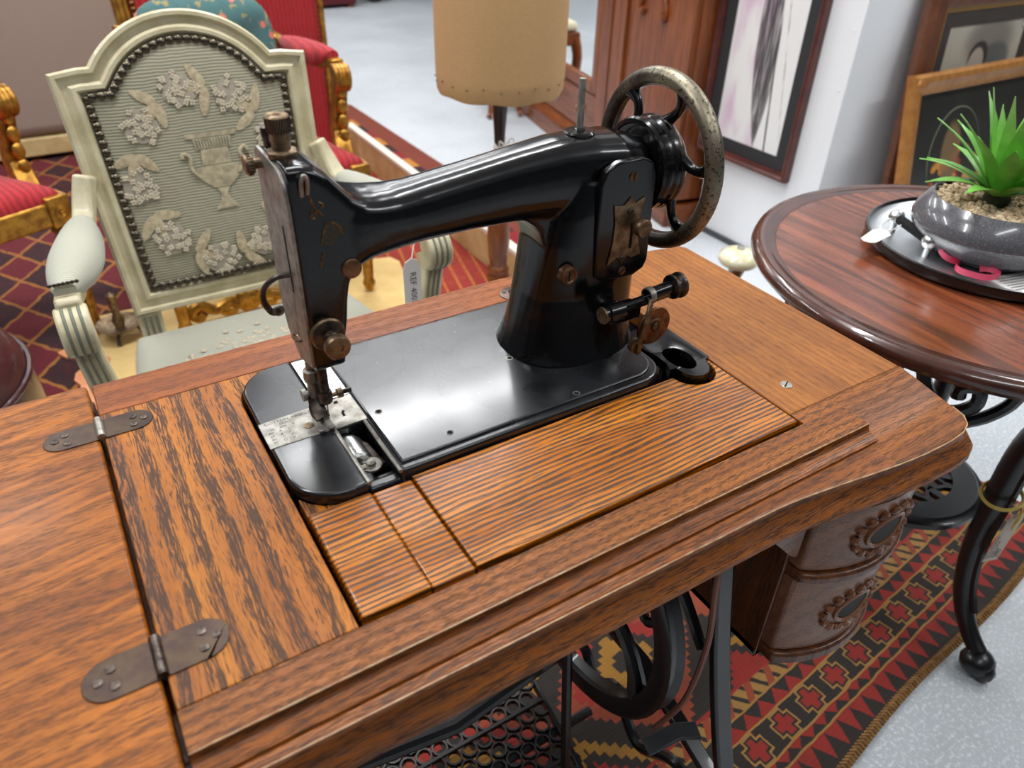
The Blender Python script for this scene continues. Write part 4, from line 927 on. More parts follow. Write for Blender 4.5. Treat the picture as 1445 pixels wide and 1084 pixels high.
# ------------------------------------------------------------------ armchairs
def back_matrix(y0, z0, tilt):
    s, c = math.sin(tilt), math.cos(tilt)
    return Matrix(((1, 0, 0, 0), (0, s, -c, y0), (0, c, s, z0), (0, 0, 0, 1)))
def armchair(name, label, wood_m, fab_m, seat_m, nail_m, group=None, cream=True):
    t = thing(name, label, 'armchair', group=group)
    H = 0.44 if cream else 0.60; w0, w1 = (0.205, 0.224) if cream else (0.188, 0.198)
    BM = back_matrix(0.215, 0.447, math.radians(12.5))
    if cream:
        R = 0.2; hc = 0.158
        a0 = math.degrees(math.asin(hc / 0.195)); cy_ = H + 0.006 - 0.195 * math.cos(math.radians(a0))
        top = [(x, y) for x, y in arc(0, cy_, 0.195, 90 - a0, 90 + a0, 22)]
        out = [(-w0, 0), (w0, 0), (w0 * 0.5 + w1 * 0.5, H * 0.5), (w1, H), (0.178, H + 0.006)] + top + [(-0.178, H + 0.006), (-w1, H), (-w0 * 0.5 - w1 * 0.5, H * 0.5)]
    else:
        out = [(-w0, 0), (w0, 0), (w1, H)] + arc(0, H - 0.55, 0.55 + 0.045, 90 - 22, 90 + 22, 14) + [(-w1, H)]
    D = [(0.0, -0.022), (0.0, 0.014), (0.004, 0.020), (0.010, 0.020), (0.014, 0.013), (0.024, 0.013), (0.030, 0.019), (0.036, 0.019), (0.041, 0.012), (0.043, -0.004)]
    part('back_frame', MB(BM).loft([[(x, h, d) for x, h in offset_poly(out, o)] for o, d in D], cap=False), wood_m, t, smooth=30)
    # padded panel
    cx, chh = 0.0, (H + 0.04) / 2
    inn = offset_poly(out, 0.042)
    def dome(x, h):
        return 0.006 + 0.020 * (1 - min(1, abs(x) / 0.185) ** 4) * (1 - min(1, abs(h - chh) / (chh + 0.02)) ** 4)
    ringsP = []
    for k in range(9):
        f = 1 - (k / 8) * 0.97
        ringsP.append([(cx + (x - cx) * f, chh + (h - chh) * f, dome(cx + (x - cx) * f, chh + (h - chh) * f)) for x, h in inn])
    bp = part('back_upholstery', MB(BM).loft(ringsP, cap=True).loft([[(x, h, -0.012) for x, h in offset_poly(out, 0.040)], [(x, h, -0.016) for x, h in offset_poly(out, 0.10)]], cap=True), fab_m, t, smooth=60)
    # nail heads along the frame
    nm = MB(BM); line = offset_poly(out, 0.0490); sp_ = 0.0150
    acc = 0.0
    for i in range(len(line)):
        a, b = Vector(line[i]), Vector(line[(i + 1) % len(line)]); L_ = (b - a).length; p = acc
        while p < L_:
            q = a + (b - a) * (p / L_); nm.ball((q.x, q.y, dome(q.x, q.y) + 0.001), (0.0078, 0.0078, 0.0058), 8, 5); p += sp_
        acc = p - L_
    part('nail_trim', nm, nail_m, t, kind='stuff')
    # stiles below the back, running into the back legs
    for s in (-1, 1):
        xx = s * (w0 - 0.024)
        lg = part('back_leg', MB().loft([[(xx + a * 0.022 * k, yy + b * 0.020 * k, zz) for a, b in ((-1, -1), (1, -1), (1, 1), (-1, 1))] for zz, yy, k in ((0.455, 0.222, 1), (0.40, 0.215, 1), (0.30, 0.215, 0.95), (0.15, 0.235, 0.75), (0.013, 0.27, 0.6))]), wood_m, t, bev=0.004)
        for gx in (-0.011, 0.0, 0.011):
            part('flute', MB().box(xx + gx - 0.0022, xx + gx + 0.0022, 0.1935, 0.1960, 0.385, 0.450), M['groove'] if cream else M['gilt'], lg)
    # seat
    tr = lambda k: [(-0.295 + k, -0.255 + k), (0.295 - k, -0.255 + k), (0.225 - k, 0.215 - k), (-0.225 + k, 0.215 - k)]
    zs = 0.315 if cream else 0.335
    part('seat_rail', MB().prism(tr(0.0), zs, zs + 0.062), wood_m, t, bev=0.008, seg=3)
    st = []
    for k, zz in ((0.006, zs + 0.060), (0.006, zs + 0.072), (0.014, zs + 0.088), (0.035, zs + 0.100), (0.08, zs + 0.108), (0.15, zs + 0.112)):
        base = tr(k); ring_ = []
        for i in range(4):
            a, b = base[i], base[(i + 1) % 4]
            for j in range(8): ring_.append((a[0] + (b[0] - a[0]) * j / 8, a[1] + (b[1] - a[1]) * j / 8, zz))
        st.append(ring_)
    se = part('seat', MB().loft(st), seat_m, t, smooth=60)
    if cream:
        sm_ = MB()
        rnd = random.Random(3)
        for k in range(150):
            a = rnd.random() * 2 * PI; r = rnd.uniform(0.06, 0.17)
            sm_.ball((r * math.cos(a), -0.02 + r * 0.8 * math.sin(a), zs + 0.1125), (0.006, 0.006, 0.002), 6, 4)
        part('woven_blossoms', sm_, M['blossom'], se, kind='stuff')
    for s in (-1, 1):
        # front leg: block and turned taper
        fx = s * 0.272
        lg = part('front_leg', MB().box(fx - 0.028, fx + 0.028, -0.262, -0.206, zs - 0.004, zs + 0.075), wood_m, t, bev=0.004)
        part('turned_leg', MB().lathe([(0.020, zs - 0.004), (0.027, zs - 0.016), (0.018, zs - 0.026), (0.026, zs - 0.045), (0.024, zs - 0.08), (0.015, 0.05), (0.020, 0.035), (0.012, 0.013)], (fx, -0.234, 0), 'z', 16), wood_m, lg)
        part('rosette', MB().lathe([(0.018, 0), (0.018, -0.003), (0.010, -0.006), (0.004, -0.003), (0.0001, -0.008)], (fx, -0.262, zs + 0.035), 'y', 12), wood_m, lg)
        # arm: joint block, padded rest, scroll, support
        zj = 0.70
        ar = part('arm_rail', MB().bar(catmull([(s * (w1 - 0.010), 0.262, zj + 0.015), (s * (w1 + 0.002), 0.248, zj - 0.02), (s * 0.240, 0.215, zj - 0.055), (s * 0.262, 0.12, zj - 0.075), (s * 0.285, 0.0, zj - 0.072), (s * 0.294, -0.06, zj - 0.062), (s * 0.296, -0.095, zj - 0.060)], 4), 0.036, 0.026, (0, 0, 1)), wood_m, t, bev=0.006)
        sc = MB(); prof_ = arc(-0.098, zj - 0.095, 0.038, 60, 330, 18)
        sc.loft([[(s * 0.296 + e * 0.023, y, z) for y, z in prof_ + [(-0.090, zj - 0.10)]] for e in (-1, 1)])
        scr = part('arm_scroll', sc, wood_m, t, bev=0.004)
        for gx in (-0.011, 0.0, 0.011):
            part('flute', MB().bar([(s * 0.296 + gx, y, z) for y, z in arc(-0.098, zj - 0.095, 0.0362, 80, -120, 12)][::-1], 0.0045, 0.0016, (1, 0, 0)) if False else MB().tube([(s * 0.296 + gx, y, z) for y, z in arc(-0.098, zj - 0.095, 0.0380, 80, 285, 14)], 0.0024, 6), M['groove'] if cream else wood_m, scr)
        su = part('arm_support', MB().loft([[(xx + a * 0.021 * k, yy + b * 0.020 * k, zz) for a, b in ((-1, -1), (1, -1), (1, 1), (-1, 1))] for zz, yy, xx, k in ((zj - 0.12, -0.092, s * 0.294, 0.9), (zj - 0.18, -0.080, s * 0.290, 0.95), (zj - 0.24, -0.078, s * 0.284, 1.0), (zs + 0.11, -0.105, s * 0.278, 1.1), (zs + 0.055, -0.135, s * 0.272, 1.2))]), wood_m, t, bev=0.005)
        if cream:
            for gx in (-0.010, 0.0, 0.010):
                part('flute', MB().tube([(s * 0.294 + gx, -0.1105, zj - 0.125), (s * 0.290 + gx, -0.0995, zj - 0.18), (s * 0.284 + gx, -0.0985, zj - 0.24), (s * 0.278 + gx, -0.1275, zs + 0.11)], 0.0022, 5), M['groove'], su)
        else:
            for k in range(6):
                f = k / 5; part('carved_leaf', MB().ball((s * (0.294 - 0.016 * f), -0.112 - 0.03 * f * f, zj - 0.13 - 0.20 * f), (0.016, 0.010, 0.022), 8, 6), wood_m, su)
        pd_ = []
        for k in range(11):
            f = k / 10; r = 0.041 * math.sin(PI * (0.12 + 0.80 * f)) ** 0.7
            c = Vector((s * (0.244 + 0.050 * f), 0.198 - 0.268 * f, zj - 0.048 - 0.012 * math.sin(PI * f) + 0.006 * f))
            pd_.append([(c.x + r * 1.02 * math.cos(2 * PI * i / 16), c.y, c.z + r * 0.85 * math.sin(2 * PI * i / 16)) for i in range(16)])
        ap = part('arm_pad', MB().loft(pd_), seat_m if cream else fab_m, t, smooth=60)
        if cream:
            na = MB()
            for k in range(7): na.ball((s * 0.2935 - 0.018 + 0.006 * k, -0.075, zj - 0.028), (0.0034, 0.0034, 0.003), 6, 4)
            part('nail_trim', na, nail_m, ap, kind='stuff')
            lf_ = MB()
            for k in range(5):
                f = 0.3 + k * 0.1; lf_.tube([(s * (0.244 + 0.05 * f) - 0.012 + 0.004 * k, 0.198 - 0.268 * f, zj - 0.0275), (s * (0.244 + 0.05 * f) + 0.010, 0.198 - 0.268 * f - 0.02, zj - 0.0285)], 0.0015, 5)
            part('woven_leaf', lf_, M['leafbeige'], ap, kind='stuff')
    if cream:
        # woven wreath and urn
        ex, eh, ec = 0.132, 0.160, 0.238
        def P3(x, h, lift): return (x, h, dome(x, h) + lift)
        rnd = random.Random(11)
        for k in range(9):
            a = math.radians(100 + k * 40)
            c = (ex * math.cos(a), ec + eh * math.sin(a))
            g = MB(BM); b = MB(BM)
            g.add([P3(c[0] + 0.030 * math.cos(2 * PI * i / 14) * (1 + 0.15 * math.sin(i * 5)), c[1] + 0.030 * math.sin(2 * PI * i / 14) * (1 + 0.15 * math.cos(i * 3)), 0.0012) for i in range(14)] + [P3(c[0], c[1], 0.0022)], [(i, (i + 1) % 14, 14) for i in range(14)])
            cl_ = part('woven_cluster', g, M['mauve'], bp)
            for j in range(30):
                rr, aa = 0.032 * math.sqrt(rnd.random()), rnd.random() * 2 * PI
                q = (c[0] + rr * math.cos(aa), c[1] + rr * math.sin(aa))
                for e in range(4):
                    an = PI / 2 * e + aa
                    b.ball(P3(q[0] + 0.0032 * math.cos(an), q[1] + 0.0032 * math.sin(an), 0.0025), (0.0028, 0.0028, 0.0012), 6, 4)
            bl_ = part('woven_blossoms', b, M['blossom'], bp, kind='stuff')
            am = a + math.radians(20)
            c2 = (ex * math.cos(am), ec + eh * math.sin(am))
            for dl in (-0.9, 0.1, 1.3):
                an = am + PI / 2 + dl + rnd.uniform(-0.2, 0.2); Ll = rnd.uniform(0.042, 0.054); ww = 0.0115
                ax = (math.cos(an), math.sin(an)); ay = (-ax[1], ax[0]); pts = []
                for i in range(12):
                    th = 2 * PI * i / 12; f = 0.5 + 0.5 * math.cos(th); wv = ww * math.sin(th) * (1 - 0.35 * f)
                    pts.append((c2[0] + ax[0] * Ll * f + ay[0] * wv, c2[1] + ax[1] * Ll * f + ay[1] * wv))
                mid = (c2[0] + ax[0] * Ll * 0.45, c2[1] + ax[1] * Ll * 0.45)
                part('woven_leaf', MB(BM).add([P3(x, h, 0.0014) for x, h in pts] + [P3(mid[0], mid[1], 0.0030)], [(i, (i + 1) % 12, 12) for i in range(12)]), M['leafbeige'], bp)
        def flat(pts, lift=0.0018):
            c = (sum(p[0] for p in pts) / len(pts), sum(p[1] for p in pts) / len(pts)); n = len(pts)
            return MB(BM).add([P3(x, h, lift) for x, h in pts] + [P3(c[0], c[1], lift + 0.0012)], [(i, (i + 1) % n, n) for i in range(n)])
        U = lambda q: [(0.012 + x, 0.175 + h) for x, h in q]
        urn = part('woven_urn', flat(U([(-0.014, 0.040), (0.014, 0.040), (0.036, 0.058), (0.042, 0.076), (0.030, 0.082), (-0.030, 0.082), (-0.042, 0.076), (-0.036, 0.058)])), M['urn'], bp)
        for q in ([(-0.027, 0.083), (0.027, 0.083), (0.025, 0.112), (-0.025, 0.112)], [(-0.032, 0.113), (0.032, 0.113), (0.035, 0.132), (-0.035, 0.132)], [(-0.046, 0.133), (0.046, 0.133), (0.046, 0.142), (-0.046, 0.142)], [(-0.022, 0.0), (0.022, 0.0), (0.016, 0.010), (0.009, 0.016), (0.006, 0.030), (0.012, 0.039), (-0.012, 0.039), (-0.006, 0.030), (-0.009, 0.016), (-0.016, 0.010)]):
            part('woven_urn', flat(U(q)), M['urn'], bp)
        for s in (-1, 1):
            hp = catmull([(s * 0.036, 0.062, 0), (s * 0.048, 0.080, 0), (s * 0.046, 0.100, 0), (s * 0.056, 0.108, 0), (s * 0.060, 0.100, 0)], 4)
            part('woven_handle', MB(BM).tube([P3(0.012 + q[0], 0.175 + q[1], 0.001) for q in hp], 0.0035, 6), M['urn'], bp)
        gl = MB(BM)
        for k in range(12): gl.tube([P3(0.012 - 0.028 + 0.0051 * k, 0.175 + 0.116, 0.0022), P3(0.012 - 0.029 + 0.0053 * k, 0.175 + 0.130, 0.0022)], 0.0011, 4)
        part('woven_fluting', gl, M['groove'], bp, kind='stuff')
    return t
cream = armchair('cream_armchair', 'cream painted armchair with sage tapestry back showing an urn in a wreath', M['cream_paint'], M['tapestry'], M['tapestry_seat'], M['nail'])
cream.location = (0.250, 1.240, 0.0)
gilt = armchair('gilt_armchair', 'gilt armchair with red seat holding the teal floral cushion behind the cream armchair', M['gilt'], M['red_velvet'], M['red_velvet'], M['nail_b'], 'gilt red armchairs on the carpet', cream=False)
gilt.location = (0.472, 2.335, 0.012)
gilt.scale = (1.06, 1.06, 1.06)
g2 = dup(gilt, (-0.405, 2.335, 0.012), math.radians(25), 'gilt armchair with red seat at the far left beside the leather pouffe')
scn = thing('red_screen', 'red upholstered screen panel with gilt border behind the gilt armchair', 'screen', (0.955, 3.32, 0.0125))
part('panel', MB().box(-0.15, 0.15, -0.010, 0.010, 0.10, 1.25), M['red_velvet'], scn, bev=0.004)
for xa in (-0.17, 0.15): part('gilt_stile', MB().box(xa, xa + 0.022, -0.016, 0.016, 0.0, 1.28), M['gilt'], scn, bev=0.004)
for za in (0.08, 1.25): part('gilt_rail', MB().box(-0.148, 0.15, -0.014, 0.014, za, za + 0.022), M['gilt'], scn, bev=0.004)
ns_ = MB()
for k in range(60):
    for xa in (-0.14, 0.14): ns_.ball((xa, -0.011, 0.12 + k * 0.019), 0.005, 6, 4)
part('nail_trim', ns_, M['nail_b'], scn, kind='stuff')
# teal floral cushion
def floral():
    m = Mat('teal floral cloth'); v = m.voro(scale=22); n = m.noise(scale=30, detail=3)
    col = m.mix(srgb(60, 98, 104), srgb(84, 120, 116), n)
    col = m.mix(col, srgb(150, 140, 96), m.noise(scale=46, detail=1).step(0.58, 0.66))
    col = m.mix(col, srgb(208, 120, 106), (v + n * 0.2).lt(0.36)); col = m.mix(col, srgb(216, 164, 124), (v + n * 0.2).lt(0.24))
    m.set(color=col, rough=0.9); return m.m
cu_ = MB(); rg_ = []
for j in range(13):
    a = -PI / 2 + PI * j / 12
    ring_ = []
    for i in range(40):
        b = 2 * PI * i / 40; c, s = math.cos(b), math.sin(b); k = abs(math.cos(a)) ** 0.45
        ring_.append((0.198 * k * math.copysign(abs(c) ** 0.55, c), 0.055 * math.sin(a) * (1 - 0.4 * abs(c) ** 6), 0.16 * k * math.copysign(abs(s) ** 0.55, s)))
    rg_.append(ring_)
cu_.loft(rg_)
cus = single('floral_cushion', cu_, floral(), 'teal floral cushion with pink flowers propped on the gilt armchair', 'cushion', smooth=60)
cus.location = (0.482, 2.47, 0.70); cus.rotation_euler = (math.radians(-14), 0, 0)
# price label hanging on the cream armchair's right arm support
lb = thing('price_label', 'white printed price label hanging from the cream armchair arm', 'label', (0.486, 1.110, 0.545))
part('card', MB().prism([(-0.017, -0.085), (0.017, -0.085), (0.017, 0.046), (0.012, 0.061), (0.0, 0.067), (-0.012, 0.061), (-0.017, 0.046)], -0.0006, 0.0006, 'y'), M['paper'], lb)
part('lettering', text_mesh('REF 4007   \u00a345', 0.017, Matrix.Translation((-0.004, -0.0009, 0.040)) @ Matrix.Rotation(PI / 2, 4, 'X') @ Matrix.Rotation(-PI / 2, 4, 'Z')), M['print'], lb, smooth=0)
part('string', MB().tube([(0, 0, 0.060), (0.012, 0.012, 0.085), (0.026, 0.022, 0.098)], 0.0009, 5), M['paper'], lb)

# ------------------------------------------------------------------ things on the floor behind
sofa = thing('linen_sofa', 'greige linen sofa seen from behind at the far left', 'sofa', (-0.45, 4.25, 0.0125))
part('back', MB().box(-1.15, 1.05, -0.26, -0.06, 0.10, 0.86), M['linen'], sofa, bev=0.05, seg=4)
part('seat_base', MB().box(-1.15, 1.05, -0.06, 0.60, 0.14, 0.40), M['linen'], sofa, bev=0.04, seg=3)
for s in (-1.15, 0.90): part('arm', MB().box(s, s + 0.15, -0.05, 0.58, 0.40, 0.62), M['linen'], sofa, bev=0.04, seg=3)
part('plinth', MB().box(-1.14, 1.04, -0.255, 0.58, 0.02, 0.10), M['pine'], sofa, bev=0.006)
for sx in (-1.05, 0.95):
    for sy in (-0.2, 0.5): part('foot', MB().lathe([(0.02, 0), (0.03, 0.02)], (sx, sy, 0), 'z', 12), M['pine'], sofa)
pf = thing('leather_pouffe', 'dark oxblood leather pouffe at the left behind the folding leaf', 'pouffe', (-0.412, 1.50, 0.0))
leather = plain('oxblood leather', srgb(78, 38, 40), rough=0.3, c2=srgb(48, 22, 26), vscale=14, coat=0.35, bump=0.25, bscale=60)
part('body', MB().lathe([(0.20, 0.03), (0.245, 0.05), (0.258, 0.14), (0.258, 0.32), (0.250, 0.40), (0.225, 0.450), (0.16, 0.478), (0.05, 0.488), (0.0001, 0.488)], seg=48), leather, pf, smooth=60)
part('piping', MB().tube([(0.257 * math.cos(2 * PI * k / 48), 0.257 * math.sin(2 * PI * k / 48), 0.380) for k in range(48)], 0.006, 6, closed=True), leather, pf)
for k in range(4):
    a = PI / 4 + PI / 2 * k; part('foot', MB().lathe([(0.02, 0.0), (0.024, 0.03)], (0.18 * math.cos(a), 0.18 * math.sin(a), 0), 'z', 12), M['mahog'], pf)
# yellow blanket with an orange scalloped border
bl_o = [(-0.10 + 0.022 * math.sin(k * 1.15), 1.83 + k * 0.034) for k in range(16)]
bt = thing('yellow_blanket', 'pale yellow blanket spread on the carpet under the cream armchair', 'blanket', (0.4, 1.9, 0.0125))
bpoly = [(x - 0.4 + 0.045, y - 1.9) for x, y in reversed(bl_o)] + [(0.40, -0.07), (0.42, -0.02), (0.50, 0.20), (0.535, 0.34), (0.52, 0.385), (0.47, 0.40), (0.0, 0.43)]
part('cloth', MB().prism(bpoly, 0.0, 0.006), plain('pale yellow wool', srgb(226, 196, 132), 0.95, c2=srgb(212, 180, 116), vscale=10, bump=0.3, bscale=30), bt)
bd = [(x - 0.4, y - 1.9) for x, y in bl_o]
part('orange_border', MB().prism([(x - 0.015 + 0.02 * math.cos(k * 1.6), y) for k, (x, y) in enumerate(bd)] + [(x + 0.05, y) for x, y in reversed(bd)], 0.0005, 0.0075), plain('orange wool border', srgb(206, 124, 66), 0.95, c2=srgb(222, 160, 124), vscale=12), bt)
# brass dish on claw feet
ds = thing('brass_dish', 'small brass dish on dark claw feet on the yellow blanket', 'dish', (0.020, 2.17, 0.0185))
part('bowl', MB().lathe([(0.02, 0.028), (0.045, 0.034), (0.062, 0.046), (0.064, 0.050), (0.058, 0.046), (0.03, 0.037), (0.0001, 0.036)], seg=32), M['brass_dull'], ds, smooth=60)
part('stem', MB().lathe([(0.012, 0.035), (0.018, 0.06), (0.010, 0.08), (0.014, 0.14), (0.0001, 0.15)], seg=16), M['brass_dull'], ds)
for k in range(3):
    a = 2 * PI * k / 3 - 1.9
    part('claw_foot', MB().tube([(0.030 * math.cos(a), 0.030 * math.sin(a), 0.032), (0.046 * math.cos(a), 0.046 * math.sin(a), 0.018), (0.054 * math.cos(a), 0.054 * math.sin(a), 0.004)], [0.007, 0.005, 0.006], 8), M['steel_dark'], ds)
# carved gilt scroll ornament
go = thing('gilt_scroll', 'carved gilt scroll ornament lying behind the cream armchair', 'ornament', (0.38, 2.12, 0.0185))
for s in (-1, 1):
    part('scroll', MB().tube(catmull([(0, 0, 0.03), (s * 0.05, 0.0, 0.06), (s * 0.10, 0, 0.045), (s * 0.14, 0, 0.07), (s * 0.17, 0, 0.05), (s * 0.15, 0, 0.03), (s * 0.135, 0, 0.045)], 5), 0.016, 8), M['gilt'], go)
    part('acanthus', MB().ball((s * 0.06, 0, 0.035), (0.03, 0.02, 0.02), 10, 6), M['gilt'], go)
part('shell', MB().ball((0, 0, 0.055), (0.04, 0.02, 0.04), 12, 8), M['gilt'], go)
# pine plank with white painted top edge
pk = thing('pine_plank', 'long pine plank with white painted top edge standing on the carpet', 'plank', (1.215, 2.55, 0.0125), rotz=math.radians(-1.2))
part('board', MB().box(-0.014, 0.014, -0.88, 0.90, 0.0, 0.122), M['pine'], pk, bev=0.002)
part('painted_edge', MB().box(-0.017, 0.017, -0.881, 0.901, 0.1222, 0.140), M['whitepaint'], pk, bev=0.003)
# ------------------------------------------------------------------ lamp
lp = thing('floor_lamp', 'turned wooden lamp with large tan fabric drum shade', 'lamp', (1.062, 1.769, 0.0125))
shade_m = Mat('tan linen shade'); nz = shade_m.noise(scale=200, detail=3)
shade_m.set(color=shade_m.mix(srgb(204, 166, 118), srgb(186, 146, 100), nz), rough=0.9)
sr = []
for zz, rr in ((0.700, 0.152), (0.690, 0.163), (0.700, 0.168), (0.74, 0.170), (0.90, 0.1705), (1.06, 0.170), (1.075, 0.168), (1.06, 0.165), (0.90, 0.165), (0.71, 0.163)):
    sr.append([((rr) * math.cos(2 * PI * k / 64), rr * math.sin(2 * PI * k / 64), zz - 0.0125 + (0.0022 * math.sin(k * 0.8) if zz < 0.71 else 0)) for k in range(64)])
part('shade', MB().loft(sr, cap=False), shade_m.m, lp, smooth=60)
pins = MB()
for k in range(24): pins.ball((0.171 * math.cos(2 * PI * k / 24), 0.171 * math.sin(2 * PI * k / 24), 0.712 + 0.004 * math.sin(k * 2.2)), 0.0024, 6, 4)
part('shade_pins', pins, M['brass_dull'], lp, kind='stuff')
part('stem', MB().lathe([(0.016, 0.34), (0.020, 0.36), (0.014, 0.38), (0.0135, 0.46), (0.0150, 0.55), (0.0195, 0.62), (0.0230, 0.68), (0.020, 0.72), (0.010, 0.74), (0.008, 0.95), (0.0001, 0.96)], seg=24), plain('black brown stained wood', srgb(44, 26, 22), 0.28, coat=0.4), lp)
part('baluster', MB().lathe([(0.028, 0.112), (0.034, 0.118), (0.035, 0.130), (0.030, 0.138), (0.034, 0.145), (0.033, 0.158), (0.0255, 0.166), (0.030, 0.20), (0.034, 0.25), (0.0325, 0.30), (0.024, 0.335), (0.018, 0.345)], seg=28), M['mahog'], lp, smooth=50)
part('base', MB().lathe([(0.115, 0.0), (0.120, 0.008), (0.118, 0.022), (0.090, 0.034), (0.085, 0.05), (0.050, 0.075), (0.034, 0.095), (0.028, 0.112)], seg=40), M['mahog'], lp, smooth=50)
part('spider', MB().cyl((-0.164, 0, 0.92), (0.164, 0, 0.92), 0.002, seg=6).cyl((0, -0.164, 0.92), (0, 0.164, 0.92), 0.002, seg=6), M['brass_dull'], lp)
tie = MB()
for k in range(7):
    a = -2.6 + k * 0.5; tie.tube(catmull([(0.015 * math.cos(a), 0.015 * math.sin(a), 0.530), (0.034 * math.cos(a), 0.034 * math.sin(a), 0.545 + 0.006 * math.sin(k * 2)), (0.044 * math.cos(a + 0.3), 0.044 * math.sin(a + 0.3), 0.531 + 0.012 * (k % 2))], 4), 0.0022, 5)
part('string_tie', tie.tube([(0.016 * math.cos(2 * PI * k / 16), 0.016 * math.sin(2 * PI * k / 16), 0.528) for k in range(16)], 0.003, 5, closed=True), M['paper'], lp)
part('tag', MB().box(-0.05, -0.01, -0.030, -0.028, 0.505, 0.528), M['paper'], lp)
# ------------------------------------------------------------------ wardrobe with mirror
wa = thing('mirror_wardrobe', 'large red mahogany wardrobe with mirrored centre door', 'wardrobe', (2.055, 2.20, 0), rotz=math.atan2(0.976, 0.217))
X0, X1 = -0.155, 1.95
part('carcass', MB().box(X0, X1, -0.50, -0.012, 0.10, 2.02), M['mahog'], wa, bev=0.004)
part('plinth', MB().box(X0 - 0.015, X1 + 0.015, -0.50, 0.030, 0.0, 0.085), M['mahog_x'], wa, bev=0.004)
part('plinth_moulding', MB().prism([(-0.012, 0.085), (0.030, 0.085), (0.026, 0.100), (0.012, 0.112), (0.004, 0.130), (-0.012, 0.130)], X0 - 0.012, X1 + 0.012, 'x'), M['mahog_x'], wa)
part('cornice', MB().prism([(-0.50, 2.02), (0.02, 2.02), (0.03, 2.05), (0.07, 2.08), (0.07, 2.11), (-0.50, 2.11)], X0 - 0.05, X1 + 0.05, 'x'), M['mahog_x'], wa)
for xa, xb in ((0.485, 0.585), (1.215, 1.315)): part('pilaster', MB().box(xa, xb, -0.012, 0.014, 0.13, 2.02), M['mahog'], wa, bev=0.006)
for xa, xb in ((X0, 0.48), (1.32, X1)):
    d = part('panel_door', MB().box(xa, xa + 0.115, -0.012, 0.010, 0.13, 2.02).box(xb - 0.115, xb, -0.012, 0.010, 0.13, 2.02).box(xa + 0.115, xb - 0.115, -0.012, 0.010, 0.13, 0.27).box(xa + 0.115, xb - 0.115, -0.012, 0.010, 1.86, 2.02), M['mahog'], wa, bev=0.004)
    part('raised_panel', MB().box(xa + 0.118, xb - 0.118, -0.012, -0.002, 0.272, 1.858), M['mahog'], d, bev=0.01, seg=2)
    for q in ((0.20, 0.27), (-0.20, 0.27)): pass
    xm = (xa + xb) / 2
    for s in (-1, 1):
        part('carved_swag', MB().tube(catmull([(xm + s * 0.02, 0.0, 0.86), (xm + s * 0.07, 0.004, 0.80), (xm + s * 0.10, 0.004, 0.74), (xm + s * 0.085, 0.004, 0.715), (xm + s * 0.07, 0.003, 0.735)], 5), 0.011, 8), M['mahog'], d)
md = part('mirror_door', MB().box(0.59, 0.645, -0.012, 0.012, 0.32, 1.90).box(1.155, 1.21, -0.012, 0.012, 0.32, 1.90).box(0.645, 1.155, -0.012, 0.012, 0.32, 0.375).box(0.645, 1.155, -0.012, 0.012, 1.84, 1.90), M['mahog'], wa, bev=0.006, seg=3)
part('mirror_glass', MB().box(0.640, 1.160, -0.011, -0.004, 0.370, 1.845), M['mirror'], md)
dr = part('drawer', MB().box(0.59, 1.21, -0.012, 0.008, 0.135, 0.312), M['mahog_x'], wa, bev=0.005)
for xx in (0.75, 1.05): part('knob', MB().lathe([(0.008, 0.008), (0.010, 0.015), (0.018, 0.025), (0.012, 0.034), (0.0001, 0.035)], (xx, 0, 0.225), 'y', 14), M['mahog'], dr)
# upholstered stool in front of the wardrobe
stl = thing('cabriole_stool', 'small cabriole-legged stool with cream seat standing before the wardrobe mirror', 'stool', (2.262, 3.83, 0), rotz=math.atan2(0.976, 0.217))
part('seat_pad', MB().box(-0.20, 0.20, -0.10, 0.10, 0.43, 0.48), plain('cream seat cloth', srgb(226, 218, 188), 0.9), stl, bev=0.02, seg=3)
part('seat_rail', MB().box(-0.21, 0.21, -0.11, 0.11, 0.36, 0.428), M['mahog_x'], stl, bev=0.006)
for sx in (-1, 1):
    for sy in (-1, 1):
        part('leg', MB().tube(catmull([(sx * 0.185, sy * 0.085, 0.40), (sx * 0.205, sy * 0.100, 0.30), (sx * 0.188, sy * 0.088, 0.15), (sx * 0.182, sy * 0.082, 0.05), (sx * 0.200, sy * 0.095, 0.013)], 5), [0.030] * 4 + [0.028] * 5 + [0.018] * 4 + [0.014] * 5 + [0.014, 0.016, 0.018], 10), M['mahog'], stl)
# far things on the grey floor
tk_ = thing('storage_chest', 'dark red leather chest far back on the grey floor', 'chest', (2.62, 7.6, 0))
part('body', MB().box(-0.25, 0.25, -0.16, 0.16, 0.03, 0.30), plain('dark red leather', srgb(96, 22, 30), 0.4), tk_, bev=0.01)
part('lid', MB().box(-0.26, 0.26, -0.17, 0.17, 0.302, 0.40), plain('dark red leather lid', srgb(104, 26, 32), 0.4), tk_, bev=0.02, seg=3)
for s in (-1, 1): part('foot', MB().box(s * 0.2 - 0.03, s * 0.2 + 0.03, -0.14, 0.14, 0, 0.03), M['mahog'], tk_)
ct = thing('display_cart', 'dark cart on spoked black wheels farthest back', 'cart', (3.45, 7.9, 0))
part('tray', MB().box(-0.45, 0.45, -0.25, 0.25, 0.26, 0.34), M['iron'], ct, bev=0.01)
for sx in (-0.32, 0.32):
    for sy in (-0.28, 0.28):
        w_ = part('wheel', MB().tube([(sx + 0.14 * math.cos(2 * PI * k / 28), sy, 0.155 + 0.14 * math.sin(2 * PI * k / 28)) for k in range(28)], 0.014, 8, closed=True), M['iron'], ct)
        part('spokes', MB().cyl((sx - 0.135, sy, 0.155), (sx + 0.135, sy, 0.155), 0.006, seg=6).cyl((sx, sy, 0.02), (sx, sy, 0.29), 0.006, seg=6), M['whitepaint'], w_)
